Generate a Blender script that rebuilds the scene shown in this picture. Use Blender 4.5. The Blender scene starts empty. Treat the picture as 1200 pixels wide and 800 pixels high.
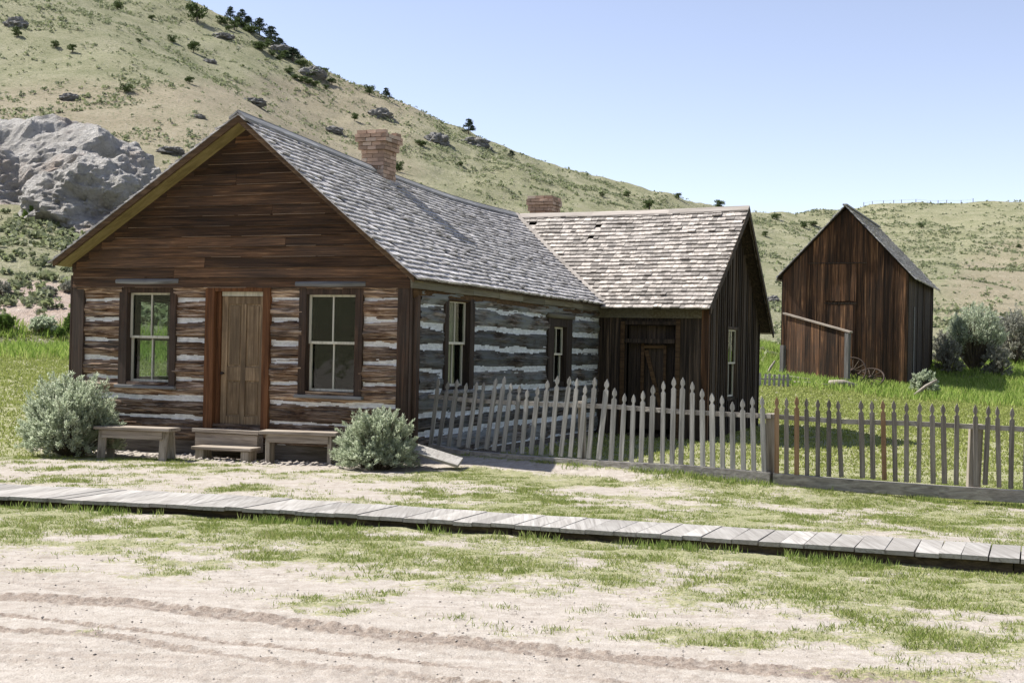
import bpy, bmesh, math, random
import numpy as np
from mathutils import Matrix, Vector, Euler
random.seed(7); RNG = np.random.default_rng(7)
SC = bpy.context.scene; COL = SC.collection
PI = math.pi; R = math.radians

# ------------------------------------------------------------------ camera
F, HOR, ROLL = 1500.0, 410.0, R(1.2)
PIT = math.atan((HOR-400)/F); EYE = 1.65
cd = bpy.data.cameras.new('camera'); cam = bpy.data.objects.new('camera', cd); COL.objects.link(cam)
cd.sensor_width = 36; cd.lens = 45; cd.clip_end = 3000; cd.clip_start = 0.1
cam.matrix_world = Matrix.Translation((0, 0, EYE)) @ Matrix.Rotation(PI/2+PIT, 4, 'X') @ Matrix.Rotation(ROLL, 4, 'Z')
SC.camera = cam
def ray(x, y):
    dx = (x-600)/F; dy = -(y-400)/F
    dx, dy = dx*math.cos(ROLL)-dy*math.sin(ROLL), dx*math.sin(ROLL)+dy*math.cos(ROLL)
    Y = math.cos(PIT)-dy*math.sin(PIT); Z = math.sin(PIT)+dy*math.cos(PIT)
    return dx/Y, Z/Y

# ------------------------------------------------------------------ noise
def vnoise(x, y, seed=0):
    x = np.asarray(x, float); y = np.asarray(y, float)
    xi = np.floor(x).astype(np.int64); yi = np.floor(y).astype(np.int64)
    fx = x-xi; fy = y-yi; fx = fx*fx*(3-2*fx); fy = fy*fy*(3-2*fy)
    def h(a, b):
        n = (a*374761393 + b*668265263 + seed*2147483647) & 0xffffffff
        n = ((n ^ (n >> 13))*1274126177) & 0xffffffff
        return ((n ^ (n >> 16)) & 0xffff)/65535.0
    return (h(xi, yi)*(1-fx)+h(xi+1, yi)*fx)*(1-fy)+(h(xi, yi+1)*(1-fx)+h(xi+1, yi+1)*fx)*fy
def fbm(x, y, o=4, seed=0):
    s = 0; a = 1; t = 0
    for i in range(o):
        s = s+a*vnoise(np.asarray(x)*2**i, np.asarray(y)*2**i, seed+i*17); t += a; a *= .5
    return s/t
def sst(a, b, x): t = np.clip((x-a)/(b-a), 0, 1); return t*t*(3-2*t)

# ------------------------------------------------------------------ terrain
CS  = np.array([-2.0, -.45, -.4, -.2627, -.2121, -.1479, -.1041, -.0368, .0238, .1042, .1646, .198, .258, .2979, .3979, .6, 2.0])
CT  = np.array([.30, .325, .31, .2684, .2494, .2139, .1968, .1694, .1473, .1276, .1149, .1109, .1155, .121, .1245, .13, .12])
def yc(s): return np.interp(s, [-.3, .12, .24], [255, 255, 300])
def y0(s): return np.interp(s, [-.45, -.3, 0, .2, .3, .42], [46, 46, 52, 54, 60, 62])
def z0(s): return np.interp(s, [-.45, 0, .2, .3, .42], [1.42, 1.3, 1.25, 1.4, 1.5])
def qq(s): return np.interp(s, [-.4, 0, .2, .27, .42], [1.1, 1.6, 2.2, 2.6, 6])
def pp(s): return np.interp(s, [-.3, 0, .3], [.62, .7, .85])
def gz(X, Y, detail=True):
    X = np.asarray(X, float); Y = np.asarray(Y, float)
    Ys = np.maximum(Y, 8); s = np.clip(X/Ys, -1.6, 1.6)
    Y0 = y0(s); Z0 = z0(s); Yc = yc(s); tc = np.interp(s, CS, CT)
    near = Z0*np.clip((Y-20)/(Y0-20), 0, 1)**qq(s)
    k = np.clip((Y-Y0)/(Yc-Y0), 0, 1)
    fold = 1+.07*np.sin(k*PI)*np.sin(k*9+s*14)
    hill = EYE+tc*(k**pp(s))*fold*np.minimum(Y, Yc) - (EYE-Z0)*np.exp(-(Y-Y0)/6)
    z = np.where(Y > Y0, hill, near)
    if detail:
        z = z+sst(55, 120, Y)*(fbm(X/9, Y/9, 4, 3)-.5)*2.0*sst(1.0, .8, k)
        z = z+sst(46, 60, Y)*(fbm(X/2.3, Y/2.3, 3, 5)-.5)*.5
        z = z+sst(160, 250, Y)*(fbm(X/5, Y/9, 3, 8)-.5)*1.6
    z = z+sst(-25, -230, Y)*(70+14*(fbm(X/40, Y/40, 3, 99)-.5))  # unseen hill added behind the camera for dark reflections in the panes
    z = z-.1*sst(1, 8, X)*sst(30, 20, Y)*sst(5, 14, Y)
    yf_ = np.interp(X, [-1.2, 3.17, 6.0, 14.5], [18.05, 15.75, 15.1, 13.15]); hm_ = np.interp(X, [-2.6, -1.2, 1.5, 3.2, 5.0], [0, .19, .14, .09, 0])
    dd_ = Y-yf_; z = z+hm_*np.exp(-(dd_/np.where(dd_ < 0, .55, .7))**2)
    z = z+(fbm(X/1.1, Y/1.1, 3, 11)-.5)*.05*sst(9, 12, Y)
    return z
def g1(x, y): return float(gz(np.array([x]), np.array([y]))[0])
def hit(px, py, ymin=40, ymax=330):
    a, b = ray(px, py); Y = np.linspace(ymin, ymax, 1500)
    z = gz(a*Y, Y); w = np.where(z >= EYE+b*Y)[0]
    if len(w) == 0:
        i = int(np.argmax((z-EYE)/Y)); return a*Y[i], Y[i], float(z[i])
    i = w[0]; return a*Y[i], Y[i], float(z[i])

# boardwalk axis (world), front edge and rear edge
BF = [(-14, 13.75), (-4.68, 11.8), (-2.23, 11.32), (.03, 10.62), (3.74, 9.37), (12, 6.55)]
BR = [(-14, 14.9), (-5.1, 12.84), (-2.42, 12.25), (.03, 11.38), (4.0, 10.05), (12, 7.45)]
K_ = 1.062; BF = [(a*K_, b*K_) for a, b in BF]; BR = [(a*K_, b*K_) for a, b in BR]
def yfront(X): return np.interp(X, [p[0] for p in BF], [p[1] for p in BF])
def yrear(X): return np.interp(X, [p[0] for p in BR], [p[1] for p in BR])
# fence line
FA = Vector((-1.2, 18.05)); FM = Vector((3.17, 15.75)); FB = Vector((6.0, 15.1))
def yfence(X): return np.interp(X, [FA.x, FM.x, FB.x, FB.x+(FB.x-FM.x)*3], [FA.y, FM.y, FB.y, FB.y+(FB.y-FM.y)*3])
# cabin frame
TH = R(22); CX, CY = -1.367, 17.7
def toUV(X, Y): 
    dx = X-CX; dy = Y-CY
    return dx*math.cos(TH)-dy*math.sin(TH), dx*math.sin(TH)+dy*math.cos(TH)
def toXY(u, v): return CX+u*math.cos(TH)+v*math.sin(TH), CY-u*math.sin(TH)+v*math.cos(TH)

def grass_amount(X, Y):
    X = np.asarray(X, float); Y = np.asarray(Y, float)
    w = yfront(X)-Y                       # >0 in front of the boardwalk
    n = fbm(X*1.7, Y*2.4, 4, 21); nf = fbm(X*5, Y*7, 3, 22); n2 = fbm(X*.5, Y*.8, 3, 31)
    width = 1.95+.18*np.clip(X+4, 0, 9)+1.0*(n2-.5)
    env = 1.0-sst(width*.35, width+.5, w)*.62-sst(width+.6, width+1.5, w)*.5
    a_front = env*.90+(n-.5)*1.8+(nf-.5)*.9
    a_front = np.where(w > width+1.2, a_front-.35, a_front)
    b = Y-yrear(X); u, v = toUV(X, Y)
    bare = sst(-.2, -1.8, X)*sst(.35, .8, b)*sst(-8.8, -7.4, X)
    pat = sst(.47, .60, fbm(X*1.2+3, Y*2.0, 4, 41))
    a_mid = .98-.60*bare-.48*pat*sst(.15, .5, b)*(1-bare)+(n-.5)*1.3+(nf-.5)*.7
    a_mid = a_mid-1.1*sst(-.75, -.35, Y-yfence(X))*sst(-1.6, -1.0, X)*sst(1.9, 1.0, X)
    a_back = .95+(n-.5)*.7
    a = np.where(w > 0, a_front, np.where(Y < yfence(X)-.15, a_mid, a_back))
    a = np.where(X < -7.3, np.where(w > 0, a, np.maximum(a, .35+.9*sst(17.2, 18.4, Y)+(n-.5))), a)
    foot = sst(-1.4, -.3, v)*(u > -6.2)*(u < .4)
    a = a*(1-.8*foot)
    inside = (u > -5.9) & (u < .2) & (v > 0) & (v < 13.2)
    a = np.where(inside, 0, a)
    return np.clip(a, 0, 1)

def setp(o, label=None, cat=None, group=None, kind=None):
    if label: o['label'] = label
    if cat: o['category'] = cat
    if group: o['group'] = group
    if kind: o['kind'] = kind
    return o
def empty(name, loc=(0, 0, 0), rz=0, **k):
    o = bpy.data.objects.new(name, None); COL.objects.link(o); o.location = loc; o.rotation_euler = (0, 0, rz)
    o.empty_display_size = .2
    return setp(o, **k)
def link(name, me, mat=None, parent=None, **k):
    o = bpy.data.objects.new(name, me); COL.objects.link(o)
    if mat is not None and not me.materials: me.materials.append(mat)
    if parent: o.parent = parent
    return setp(o, **k)
def np_mesh(name, V, Fq, n=4, smooth=False, attrs=None):
    V = np.asarray(V, np.float32); Fq = np.asarray(Fq, np.int32).reshape(-1)
    me = bpy.data.meshes.new(name); nf = len(Fq)//n
    me.vertices.add(len(V)); me.vertices.foreach_set('co', V.ravel())
    me.loops.add(len(Fq)); me.loops.foreach_set('vertex_index', Fq)
    me.polygons.add(nf); me.polygons.foreach_set('loop_start', np.arange(0, nf*n, n, dtype=np.int32))
    me.update(calc_edges=True)
    if smooth: me.polygons.foreach_set('use_smooth', np.ones(nf, bool))
    for k, a in (attrs or {}).items():
        at = me.attributes.new(k, 'FLOAT', 'POINT'); at.data.foreach_set('value', np.asarray(a, np.float32))
    return me
class MB:
    def __init__(s): s.v = []; s.f = []
    def add(s, vs, fs):
        n = len(s.v); s.v += [tuple(p) for p in vs]; s.f += [tuple(i+n for i in f) for f in fs]
    def box(s, x0, x1, y0, y1, z0, z1, rot=None, jit=0):
        vs = [(x, y, z) for z in (z0, z1) for y in (y0, y1) for x in (x0, x1)]
        if jit: vs = [(x+random.uniform(-jit, jit), y+random.uniform(-jit, jit), z+random.uniform(-jit, jit)) for x, y, z in vs]
        if rot:
            c = Vector(((x0+x1)/2, (y0+y1)/2, (z0+z1)/2)); E_ = Euler(rot).to_matrix()
            vs = [tuple(E_ @ (Vector(p)-c)+c) for p in vs]
        s.add(vs, [(0, 2, 3, 1), (4, 5, 7, 6), (0, 1, 5, 4), (2, 6, 7, 3), (0, 4, 6, 2), (1, 3, 7, 5)])
    def hexa(s, p):  # 8 points: bottom 4 (ccw), top 4
        s.add(p, [(3, 2, 1, 0), (4, 5, 6, 7), (0, 1, 5, 4), (1, 2, 6, 5), (2, 3, 7, 6), (3, 0, 4, 7)])
    def prism(s, poly, d, f):  # poly 2D list, extrude by d, mapper f(a,b,c)
        n = len(poly); vs = [f(a, b, 0) for a, b in poly]+[f(a, b, d) for a, b in poly]
        s.add(vs, [tuple(range(n))[::-1], tuple(range(n, 2*n))]+[(i, (i+1) % n, (i+1) % n+n, i+n) for i in range(n)])
    def tube(s, pts, rs, n=8, cap=True):
        pts = [Vector(p) for p in pts]; rings = []
        if not hasattr(rs, '__len__'): rs = [rs]*len(pts)
        for i, p in enumerate(pts):
            d = (pts[min(i+1, len(pts)-1)]-pts[max(i-1, 0)]).normalized()
            a = d.cross(Vector((0, 0, 1)));  a = Vector((1, 0, 0)) if a.length < 1e-3 else a.normalized(); b = d.cross(a)
            rings.append([p+(a*math.cos(2*PI*k/n)+b*math.sin(2*PI*k/n))*rs[i] for k in range(n)])
        vs = [q for r in rings for q in r]; fs = []
        for i in range(len(pts)-1):
            for k in range(n): fs.append((i*n+k, i*n+(k+1) % n, (i+1)*n+(k+1) % n, (i+1)*n+k))
        if cap: fs += [tuple(range(n))[::-1], tuple(range((len(pts)-1)*n, len(pts)*n))]
        s.add(vs, fs)
    def mesh(s, name, smooth=False, bevel=0):
        me = bpy.data.meshes.new(name); me.from_pydata(s.v, [], s.f)
        bm = bmesh.new(); bm.from_mesh(me)
        bmesh.ops.recalc_face_normals(bm, faces=bm.faces)
        if bevel: bmesh.ops.bevel(bm, geom=list(bm.edges), offset=bevel, segments=1, affect='EDGES', clamp_overlap=True)
        bm.to_mesh(me); bm.free()
        if smooth: me.polygons.foreach_set('use_smooth', [True]*len(me.polygons))
        me.update(); return me
    def build(s, name, mat, parent=None, smooth=False, bevel=0, **k):
        return link(name, s.mesh(name, smooth, bevel), mat, parent, **k)

# ------------------------------------------------------------------ materials
class NT:
    def __init__(s, name):
        s.m = bpy.data.materials.new(name); s.m.use_nodes = True; s.t = s.m.node_tree; s.t.nodes.clear()
        s.out = s.n('ShaderNodeOutputMaterial'); s.b = s.n('ShaderNodeBsdfPrincipled'); s.l(s.b.outputs[0], s.out.inputs[0])
        s.b.inputs['Specular IOR Level'].default_value = .2
    def n(s, t, **k):
        q = s.t.nodes.new(t)
        for a, b in k.items(): setattr(q, a, b)
        return q
    def l(s, a, b): s.t.links.new(a, b)
    def sock(s, i, v):
        if isinstance(v, (int, float)): i.default_value = v
        elif isinstance(v, tuple): i.default_value = v if len(v) == 4 or i.type == 'VECTOR' else (*v, 1)
        else: s.l(v, i)
    def math(s, op, a, b=0.0, clamp=False):
        q = s.n('ShaderNodeMath', operation=op, use_clamp=clamp); s.sock(q.inputs[0], a); s.sock(q.inputs[1], b); return q.outputs[0]
    def mix(s, f, a, b, mode='MIX'):
        q = s.n('ShaderNodeMix', data_type='RGBA', blend_type=mode); s.sock(q.inputs[0], f); s.sock(q.inputs[6], a); s.sock(q.inputs[7], b); return q.outputs[2]
    def ramp(s, f, pts):
        q = s.n('ShaderNodeValToRGB'); e = q.color_ramp.elements
        while len(e) < len(pts): e.new(.5)
        for i, (p, c) in enumerate(pts): e[i].position = p; e[i].color = (*c, 1) if isinstance(c, tuple) else (c, c, c, 1)
        s.sock(q.inputs[0], f); return q.outputs[0]
    def noise(s, vec, scale, detail=6, rough=.6, dist=0):
        q = s.n('ShaderNodeTexNoise'); s.l(vec, q.inputs['Vector']); q.inputs['Scale'].default_value = scale
        q.inputs['Detail'].default_value = detail; q.inputs['Roughness'].default_value = rough; q.inputs['Distortion'].default_value = dist
        return q.outputs['Fac']
    def coord(s, kind='Object', scale=(1, 1, 1), off=None):
        tc = s.n('ShaderNodeTexCoord').outputs[kind]; m = s.n('ShaderNodeMapping'); s.l(tc, m.inputs[0]); m.inputs['Scale'].default_value = scale
        if off is not None:
            v = s.n('ShaderNodeVectorMath', operation='ADD'); s.l(m.outputs[0], v.inputs[0]); s.l(off, v.inputs[1]); return v.outputs[0]
        return m.outputs[0]
    def attr(s, n): q = s.n('ShaderNodeAttribute', attribute_name=n); return q.outputs['Fac']
    def island(s): return s.n('ShaderNodeNewGeometry').outputs['Random Per Island']
    def bump(s, h, st=.3, d=.02):
        q = s.n('ShaderNodeBump'); q.inputs['Strength'].default_value = st; q.inputs['Distance'].default_value = d; s.l(h, q.inputs['Height']); s.l(q.outputs[0], s.b.inputs['Normal'])
    def fin(s, col, rough=.9):
        s.sock(s.b.inputs['Base Color'], col); s.sock(s.b.inputs['Roughness'], rough); return s.m

def wood(name, cols, axis='x', along=1.2, across=22, rnd=.45, rough=.85, bump=.4, rndsrc='island', gray=None, grayamt=.5, scale2=1.3):
    t = NT(name); sc = {'x': (along, across, across), 'y': (across, along, across), 'z': (across, across, along)}[axis]
    rs = t.island() if rndsrc == 'island' else t.n('ShaderNodeObjectInfo').outputs['Random']
    comb = t.n('ShaderNodeCombineXYZ'); m = t.math('MULTIPLY', rs, 37.0)
    for i in range(3): t.l(m, comb.inputs[i])
    v = t.coord('Object', sc, comb.outputs[0])
    n = t.noise(v, 1.0, 8, .65, .6); k = len(cols)
    col = t.ramp(n, [(.28+.44*i/(k-1), c) for i, c in enumerate(cols)])
    if gray:
        v2 = t.coord('Object', (scale2*.6,)*3, comb.outputs[0]); n2 = t.noise(v2, 1.5, 5, .6)
        col = t.mix(t.math('MULTIPLY', t.ramp(n2, [(.42, 0.0), (.62, 1.0)]), grayamt), col, gray)
    br = t.math('ADD', t.math('MULTIPLY', rs, rnd*2), 1-rnd)
    cb = t.n('ShaderNodeCombineXYZ')
    for i in range(3): t.l(br, cb.inputs[i])
    col = t.mix(1.0, col, cb.outputs[0], 'MULTIPLY')
    t.bump(n, bump, .02)
    return t.fin(col, rough)

M = {}
M['trim'] = wood('trim_wood', [(.014, .010, .008), (.042, .027, .019), (.10, .058, .038)], 'z', rnd=.3, gray=(.06, .05, .043), grayamt=.5)
M['darktrimx'] = wood('dark_roof_boards', [(.03, .023, .016), (.07, .055, .04), (.12, .10, .075)], 'x', rnd=.3)
M['darktrim'] = wood('dark_trim_wood', [(.010, .008, .007), (.03, .023, .018), (.06, .045, .035)], 'z', rnd=.3)
M['trimx'] = wood('trim_wood_long', [(.018, .012, .009), (.045, .028, .019), (.09, .052, .033)], 'x', rnd=.3)
M['dframe'] = wood('door_frame_wood', [(.045, .02, .010), (.115, .05, .022), (.20, .09, .04)], 'z', rnd=.15)
M['clap'] = wood('clapboard_wood', [(.014, .008, .005), (.052, .029, .016), (.12, .064, .034), (.27, .155, .08)], 'x', along=1.1, across=34, rnd=.6, gray=(.05, .036, .028), grayamt=.5)
M['clapedge'] = wood('clapboard_lit_edge', [(.04, .025, .018), (.13, .09, .062), (.24, .18, .135)], 'x', rnd=.6)  # paler tone paints light caught along the boards' lower edges
M['door'] = wood('door_wood', [(.085, .056, .033), (.23, .16, .095), (.38, .285, .18)], 'z', along=1.5, across=30, rnd=.3, gray=(.09, .068, .045), grayamt=.6)
M['sash'] = wood('sash_paint', [(.30, .28, .22), (.52, .50, .42), (.62, .6, .52)], 'z', rnd=.08, bump=.15)
M['sill'] = wood('sill_wood', [(.08, .08, .08), (.17, .17, .17), (.27, .27, .27)], 'x', rnd=.1)
M['soffit'] = wood('soffit_board', [(.12, .095, .038), (.22, .18, .075), (.29, .245, .11)], 'x', along=.6, across=4, rnd=.15, bump=.1)
M['barge'] = wood('barge_board', [(.035, .021, .011), (.085, .052, .028), (.14, .09, .045)], 'x', rnd=.2)
M['eave'] = wood('eave_board', [(.06, .052, .034), (.13, .115, .078), (.21, .19, .14)], 'y', rnd=.35, gray=(.15, .15, .125))
M['shg'] = wood('shingle_gray', [(.16, .15, .145), (.33, .315, .31), (.47, .455, .45), (.60, .59, .58)], 'x', along=10, across=14, rnd=.35, bump=.3)
M['shb'] = wood('shingle_brown', [(.12, .105, .092), (.23, .205, .182), (.38, .35, .318), (.54, .51, .47)], 'y', along=8, across=18, rnd=.42, bump=.3, gray=(.27, .25, .235))
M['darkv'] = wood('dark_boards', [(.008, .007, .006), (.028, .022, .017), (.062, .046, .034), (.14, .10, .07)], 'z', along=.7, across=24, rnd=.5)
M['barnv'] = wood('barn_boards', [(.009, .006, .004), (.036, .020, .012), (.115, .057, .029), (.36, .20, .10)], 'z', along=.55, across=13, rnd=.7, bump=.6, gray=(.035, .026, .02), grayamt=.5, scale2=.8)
M['old'] = wood('weathered_wood', [(.11, .09, .07), (.27, .23, .19), (.40, .36, .31)], 'x', rnd=.12)
M['oldz'] = wood('weathered_wood_upright', [(.11, .09, .07), (.25, .22, .18), (.38, .34, .30)], 'z', rnd=.15)
M['oldd'] = wood('dark_weathered_beam', [(.03, .025, .02), (.10, .088, .075), (.19, .17, .15)], 'x', rnd=.15)
M['darkpost'] = wood('grey_post', [(.05, .048, .045), (.11, .105, .10), (.19, .18, .17)], 'z', rnd=.15)
M['deck'] = wood('deck_planks', [(.17, .155, .14), (.32, .305, .285), (.43, .415, .39)], 'y', along=1.0, across=30, rnd=.2, bump=.4, gray=(.24, .225, .205), grayamt=.7)
M['stringer'] = wood('stringer_wood', [(.02, .017, .013), (.06, .048, .036), (.13, .10, .07)], 'x', rnd=.2)
M['picket'] = wood('picket_wood', [(.12, .115, .107), (.235, .23, .218), (.38, .372, .352)], 'z', along=1.5, across=28, rnd=.22, rndsrc='obj')
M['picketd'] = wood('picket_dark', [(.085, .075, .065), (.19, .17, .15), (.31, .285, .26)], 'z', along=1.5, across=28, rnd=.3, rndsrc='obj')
M['picketb'] = wood('picket_brown', [(.14, .085, .05), (.27, .17, .10), (.38, .26, .17)], 'z', along=1.5, across=28, rnd=.15, rndsrc='obj')
M['rail'] = wood('rail_wood', [(.12, .11, .10), (.26, .24, .22), (.40, .38, .35)], 'x', rnd=.2)
M['ridge'] = wood('ridge_board', [(.12, .12, .12), (.24, .24, .24), (.33, .33, .33)], 'y', rnd=.2)
M['ridgex'] = wood('ridge_board_x', [(.16, .14, .12), (.3, .27, .24), (.42, .39, .36)], 'x', rnd=.2)
M['iron'] = wood('rusty_iron', [(.03, .022, .018), (.06, .045, .038), (.10, .07, .055)], 'x', rnd=.1)

def mat_log(name, cols, chink, gray, grayamt, axis, wash=0.0):
    t = NT(name); sc = (1.5, 9, 24) if axis == 'x' else (9, 1.5, 24)
    rnd = t.attr('row'); comb = t.n('ShaderNodeCombineXYZ'); m = t.math('MULTIPLY', rnd, 23.0)
    for i in range(3): t.l(m, comb.inputs[i])
    v = t.coord('Object', sc, comb.outputs[0]); n = t.noise(v, 1.0, 10, .7, 1.0)
    col = t.ramp(n, [(.37+.25*i/(len(cols)-1), c) for i, c in enumerate(cols)])
    sc2 = (2.2, 3, 44) if axis == 'x' else (3, 2.2, 44)
    n3 = t.noise(t.coord('Object', sc2), 1.2, 8, .7, .5)
    col = t.mix(t.ramp(n3, [(.55, 0.0), (.66, .8)]), col, gray)
    nw = t.noise(t.coord('Object', (1.1, 1.1, 3)), 1.3, 5, .6)
    col = t.mix(t.math('MULTIPLY', t.ramp(nw, [(.40, 0.0), (.60, 1.0)]), grayamt), col, gray)
    br = t.math('ADD', t.math('MULTIPLY', rnd, .7), .65); cb = t.n('ShaderNodeCombineXYZ')
    for i in range(3): t.l(br, cb.inputs[i])
    col = t.mix(1.0, col, cb.outputs[0], 'MULTIPLY')
    n4 = t.noise(t.coord('Object', (9, 9, 18)), 1.0, 6, .65)
    cc = t.ramp(n4, [(.3, tuple(c*.62 for c in chink)), (.6, chink)])
    ck = t.ramp(t.math('ADD', t.attr('chink'), t.math('MULTIPLY', t.math('SUBTRACT', n4, .5), .9)), [(.42, 0.0), (.56, 1.0)])
    col = t.mix(ck, col, cc)
    hg = t.math('ADD', n, t.math('MULTIPLY', n3, .7)); t.bump(hg, .7, .03)
    return t.fin(col, .9)
M['logf'] = mat_log('hewn_log_front', [(.010, .006, .004), (.060, .031, .018), (.19, .115, .068), (.48, .36, .26)], (.82, .81, .79), (.46, .40, .34), .14, 'x')
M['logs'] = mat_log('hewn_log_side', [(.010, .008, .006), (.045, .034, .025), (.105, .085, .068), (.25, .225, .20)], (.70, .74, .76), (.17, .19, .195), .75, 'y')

def mat_simple(name, a, b, scale=6, rough=.9, bump=.3, c=None):
    t = NT(name); n = t.noise(t.coord('Object'), scale, 8, .65)
    pts = [(.3, a), (.7, b)] if c is None else [(.28, a), (.5, b), (.72, c)]
    t.bump(n, bump, .03); return t.fin(t.ramp(n, pts), rough)
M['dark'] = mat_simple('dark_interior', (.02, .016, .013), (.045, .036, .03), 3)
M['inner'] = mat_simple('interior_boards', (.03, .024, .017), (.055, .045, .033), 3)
def mat_glass():
    t = NT('window_glass'); t.t.nodes.remove(t.b)
    tr = t.n('ShaderNodeBsdfTransparent'); tr.inputs[0].default_value = (.80, .85, .82, 1); gl = t.n('ShaderNodeBsdfGlossy'); gl.inputs['Roughness'].default_value = .03
    lw = t.n('ShaderNodeLayerWeight'); lw.inputs[0].default_value = .5; fr_ = t.math('ADD', t.math('MULTIPLY', t.math('POWER', lw.outputs['Facing'], 5.0), .9), .035)
    n = t.noise(t.coord('Object'), 4, 2, .5); b = t.n('ShaderNodeBump'); b.inputs['Strength'].default_value = .12; b.inputs['Distance'].default_value = .02; t.l(n, b.inputs['Height'])
    t.l(b.outputs[0], gl.inputs['Normal'])
    mx = t.n('ShaderNodeMixShader'); t.l(fr_, mx.inputs[0]); t.l(tr.outputs[0], mx.inputs[1]); t.l(gl.outputs[0], mx.inputs[2]); t.l(mx.outputs[0], t.out.inputs[0])
    return t.m
M['glass'] = mat_glass()
def mat_brick():
    t = NT('chimney_brick'); r = t.island(); n = t.noise(t.coord('Object'), 14, 6, .6)
    col = t.ramp(t.math('ADD', t.math('MULTIPLY', r, .75), t.math('MULTIPLY', n, .3)), [(.1, (.22, .16, .12)), (.45, (.33, .23, .17)), (.72, (.44, .31, .235)), (.95, (.42, .37, .31))])
    t.bump(n, .5, .01); return t.fin(col, .9)
M['brick'] = mat_brick(); M['mortar'] = mat_simple('mortar', (.20, .16, .12), (.34, .28, .22), 20)

def mat_ground():
    t = NT('ground_soil_and_turf'); P = t.coord('Object')
    nf = t.noise(P, 9, 8, .7); nm = t.noise(P, 1.6, 6, .6); ns = t.noise(P, 45, 4, .7)
    dirt = t.ramp(nf, [(.30, (.235, .205, .172)), (.5, (.36, .325, .285)), (.68, (.44, .405, .365))])
    dirt = t.mix(t.ramp(nm, [(.4, 0.0), (.7, .45)]), dirt, (.40, .365, .33))
    dirt = t.mix(t.ramp(t.math('ADD', t.attr('track'), t.math('MULTIPLY', t.math('SUBTRACT', ns, .5), .5)), [(.1, 0.0), (.8, .95)]), dirt, t.ramp(ns, [(.35, (.13, .10, .08)), (.65, (.28, .23, .19))]))
    gr = t.ramp(nf, [(.3, (.10, .12, .042)), (.5, (.165, .185, .07)), (.7, (.25, .25, .13))])
    gr = t.mix(t.ramp(ns, [(.45, 0.0), (.6, .75)]), gr, (.37, .33, .21))
    n18 = t.noise(P, 20, 3, .6)
    f = t.math('ADD', t.attr('grass'), t.math('MULTIPLY', t.math('SUBTRACT', ns, .5), 1.3)); f = t.math('ADD', f, t.math('MULTIPLY', t.math('SUBTRACT', n18, .5), 1.5))
    f = t.ramp(f, [(.40, 0.0), (.66, .85)])
    ng = t.noise(P, 110, 3, .7); dirt = t.mix(t.ramp(ng, [(.34, .55), (.44, 0.0)]), dirt, (.17, .135, .11)); dirt = t.mix(t.ramp(ng, [(.58, 0.0), (.66, .5)]), dirt, (.52, .49, .45))
    mp = t.n('ShaderNodeMapping'); mp.inputs['Rotation'].default_value = (0, 0, R(15)); mp.inputs['Scale'].default_value = (.6, 9, 1); t.l(P, mp.inputs[0])
    nst = t.noise(mp.outputs[0], 1.0, 7, .65); dirt = t.mix(t.ramp(nst, [(.40, .32), (.56, 0.0)]), dirt, (.25, .205, .17))
    col = t.mix(f, dirt, gr)
    h = t.math('ADD', t.math('MULTIPLY', nf, .5), ns); t.bump(h, .55, .03)
    return t.fin(col, .95)
M['ground'] = mat_ground()
def mat_hill():
    t = NT('hill_grass'); P = t.coord('Object')
    nb = t.noise(P, .035, 6, .6, .5); nm = t.noise(P, .22, 8, .7); nf = t.noise(P, 1.3, 6, .75); ns = t.noise(P, 4.5, 4, .8)
    green = t.ramp(nm, [(.3, (.17, .18, .09)), (.5, (.25, .245, .145)), (.7, (.33, .31, .21))])
    tan = t.ramp(nm, [(.3, (.24, .205, .135)), (.6, (.33, .285, .20)), (.8, (.39, .355, .275))])
    f = t.math('ADD', t.attr('tan'), t.math('SUBTRACT', nb, .5)); f = t.math('ADD', f, t.math('MULTIPLY', t.math('SUBTRACT', nf, .5), .5))
    col = t.mix(t.ramp(f, [(.3, 0.0), (.7, 1.0)]), green, tan)
    col = t.mix(t.ramp(ns, [(.54, 0.0), (.66, .75)]), col, (.42, .39, .33))
    col = t.mix(t.ramp(t.noise(P, 2.6, 5, .8), [(.40, .7), (.47, 0.0)]), col, (.11, .125, .055))
    col = t.mix(t.ramp(nf, [(.32, .75), (.42, 0.0)]), col, (.085, .10, .045))
    soil = t.ramp(nf, [(.35, (.33, .25, .20)), (.65, (.50, .42, .36))])
    col = t.mix(t.ramp(t.math('ADD', t.attr('soil'), t.math('MULTIPLY', t.math('SUBTRACT', nm, .5), .8)), [(.4, 0.0), (.6, 1.0)]), col, soil)
    t.bump(t.math('ADD', nf, ns), .8, .4); return t.fin(col, .95)
M['hill'] = mat_hill()
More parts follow.
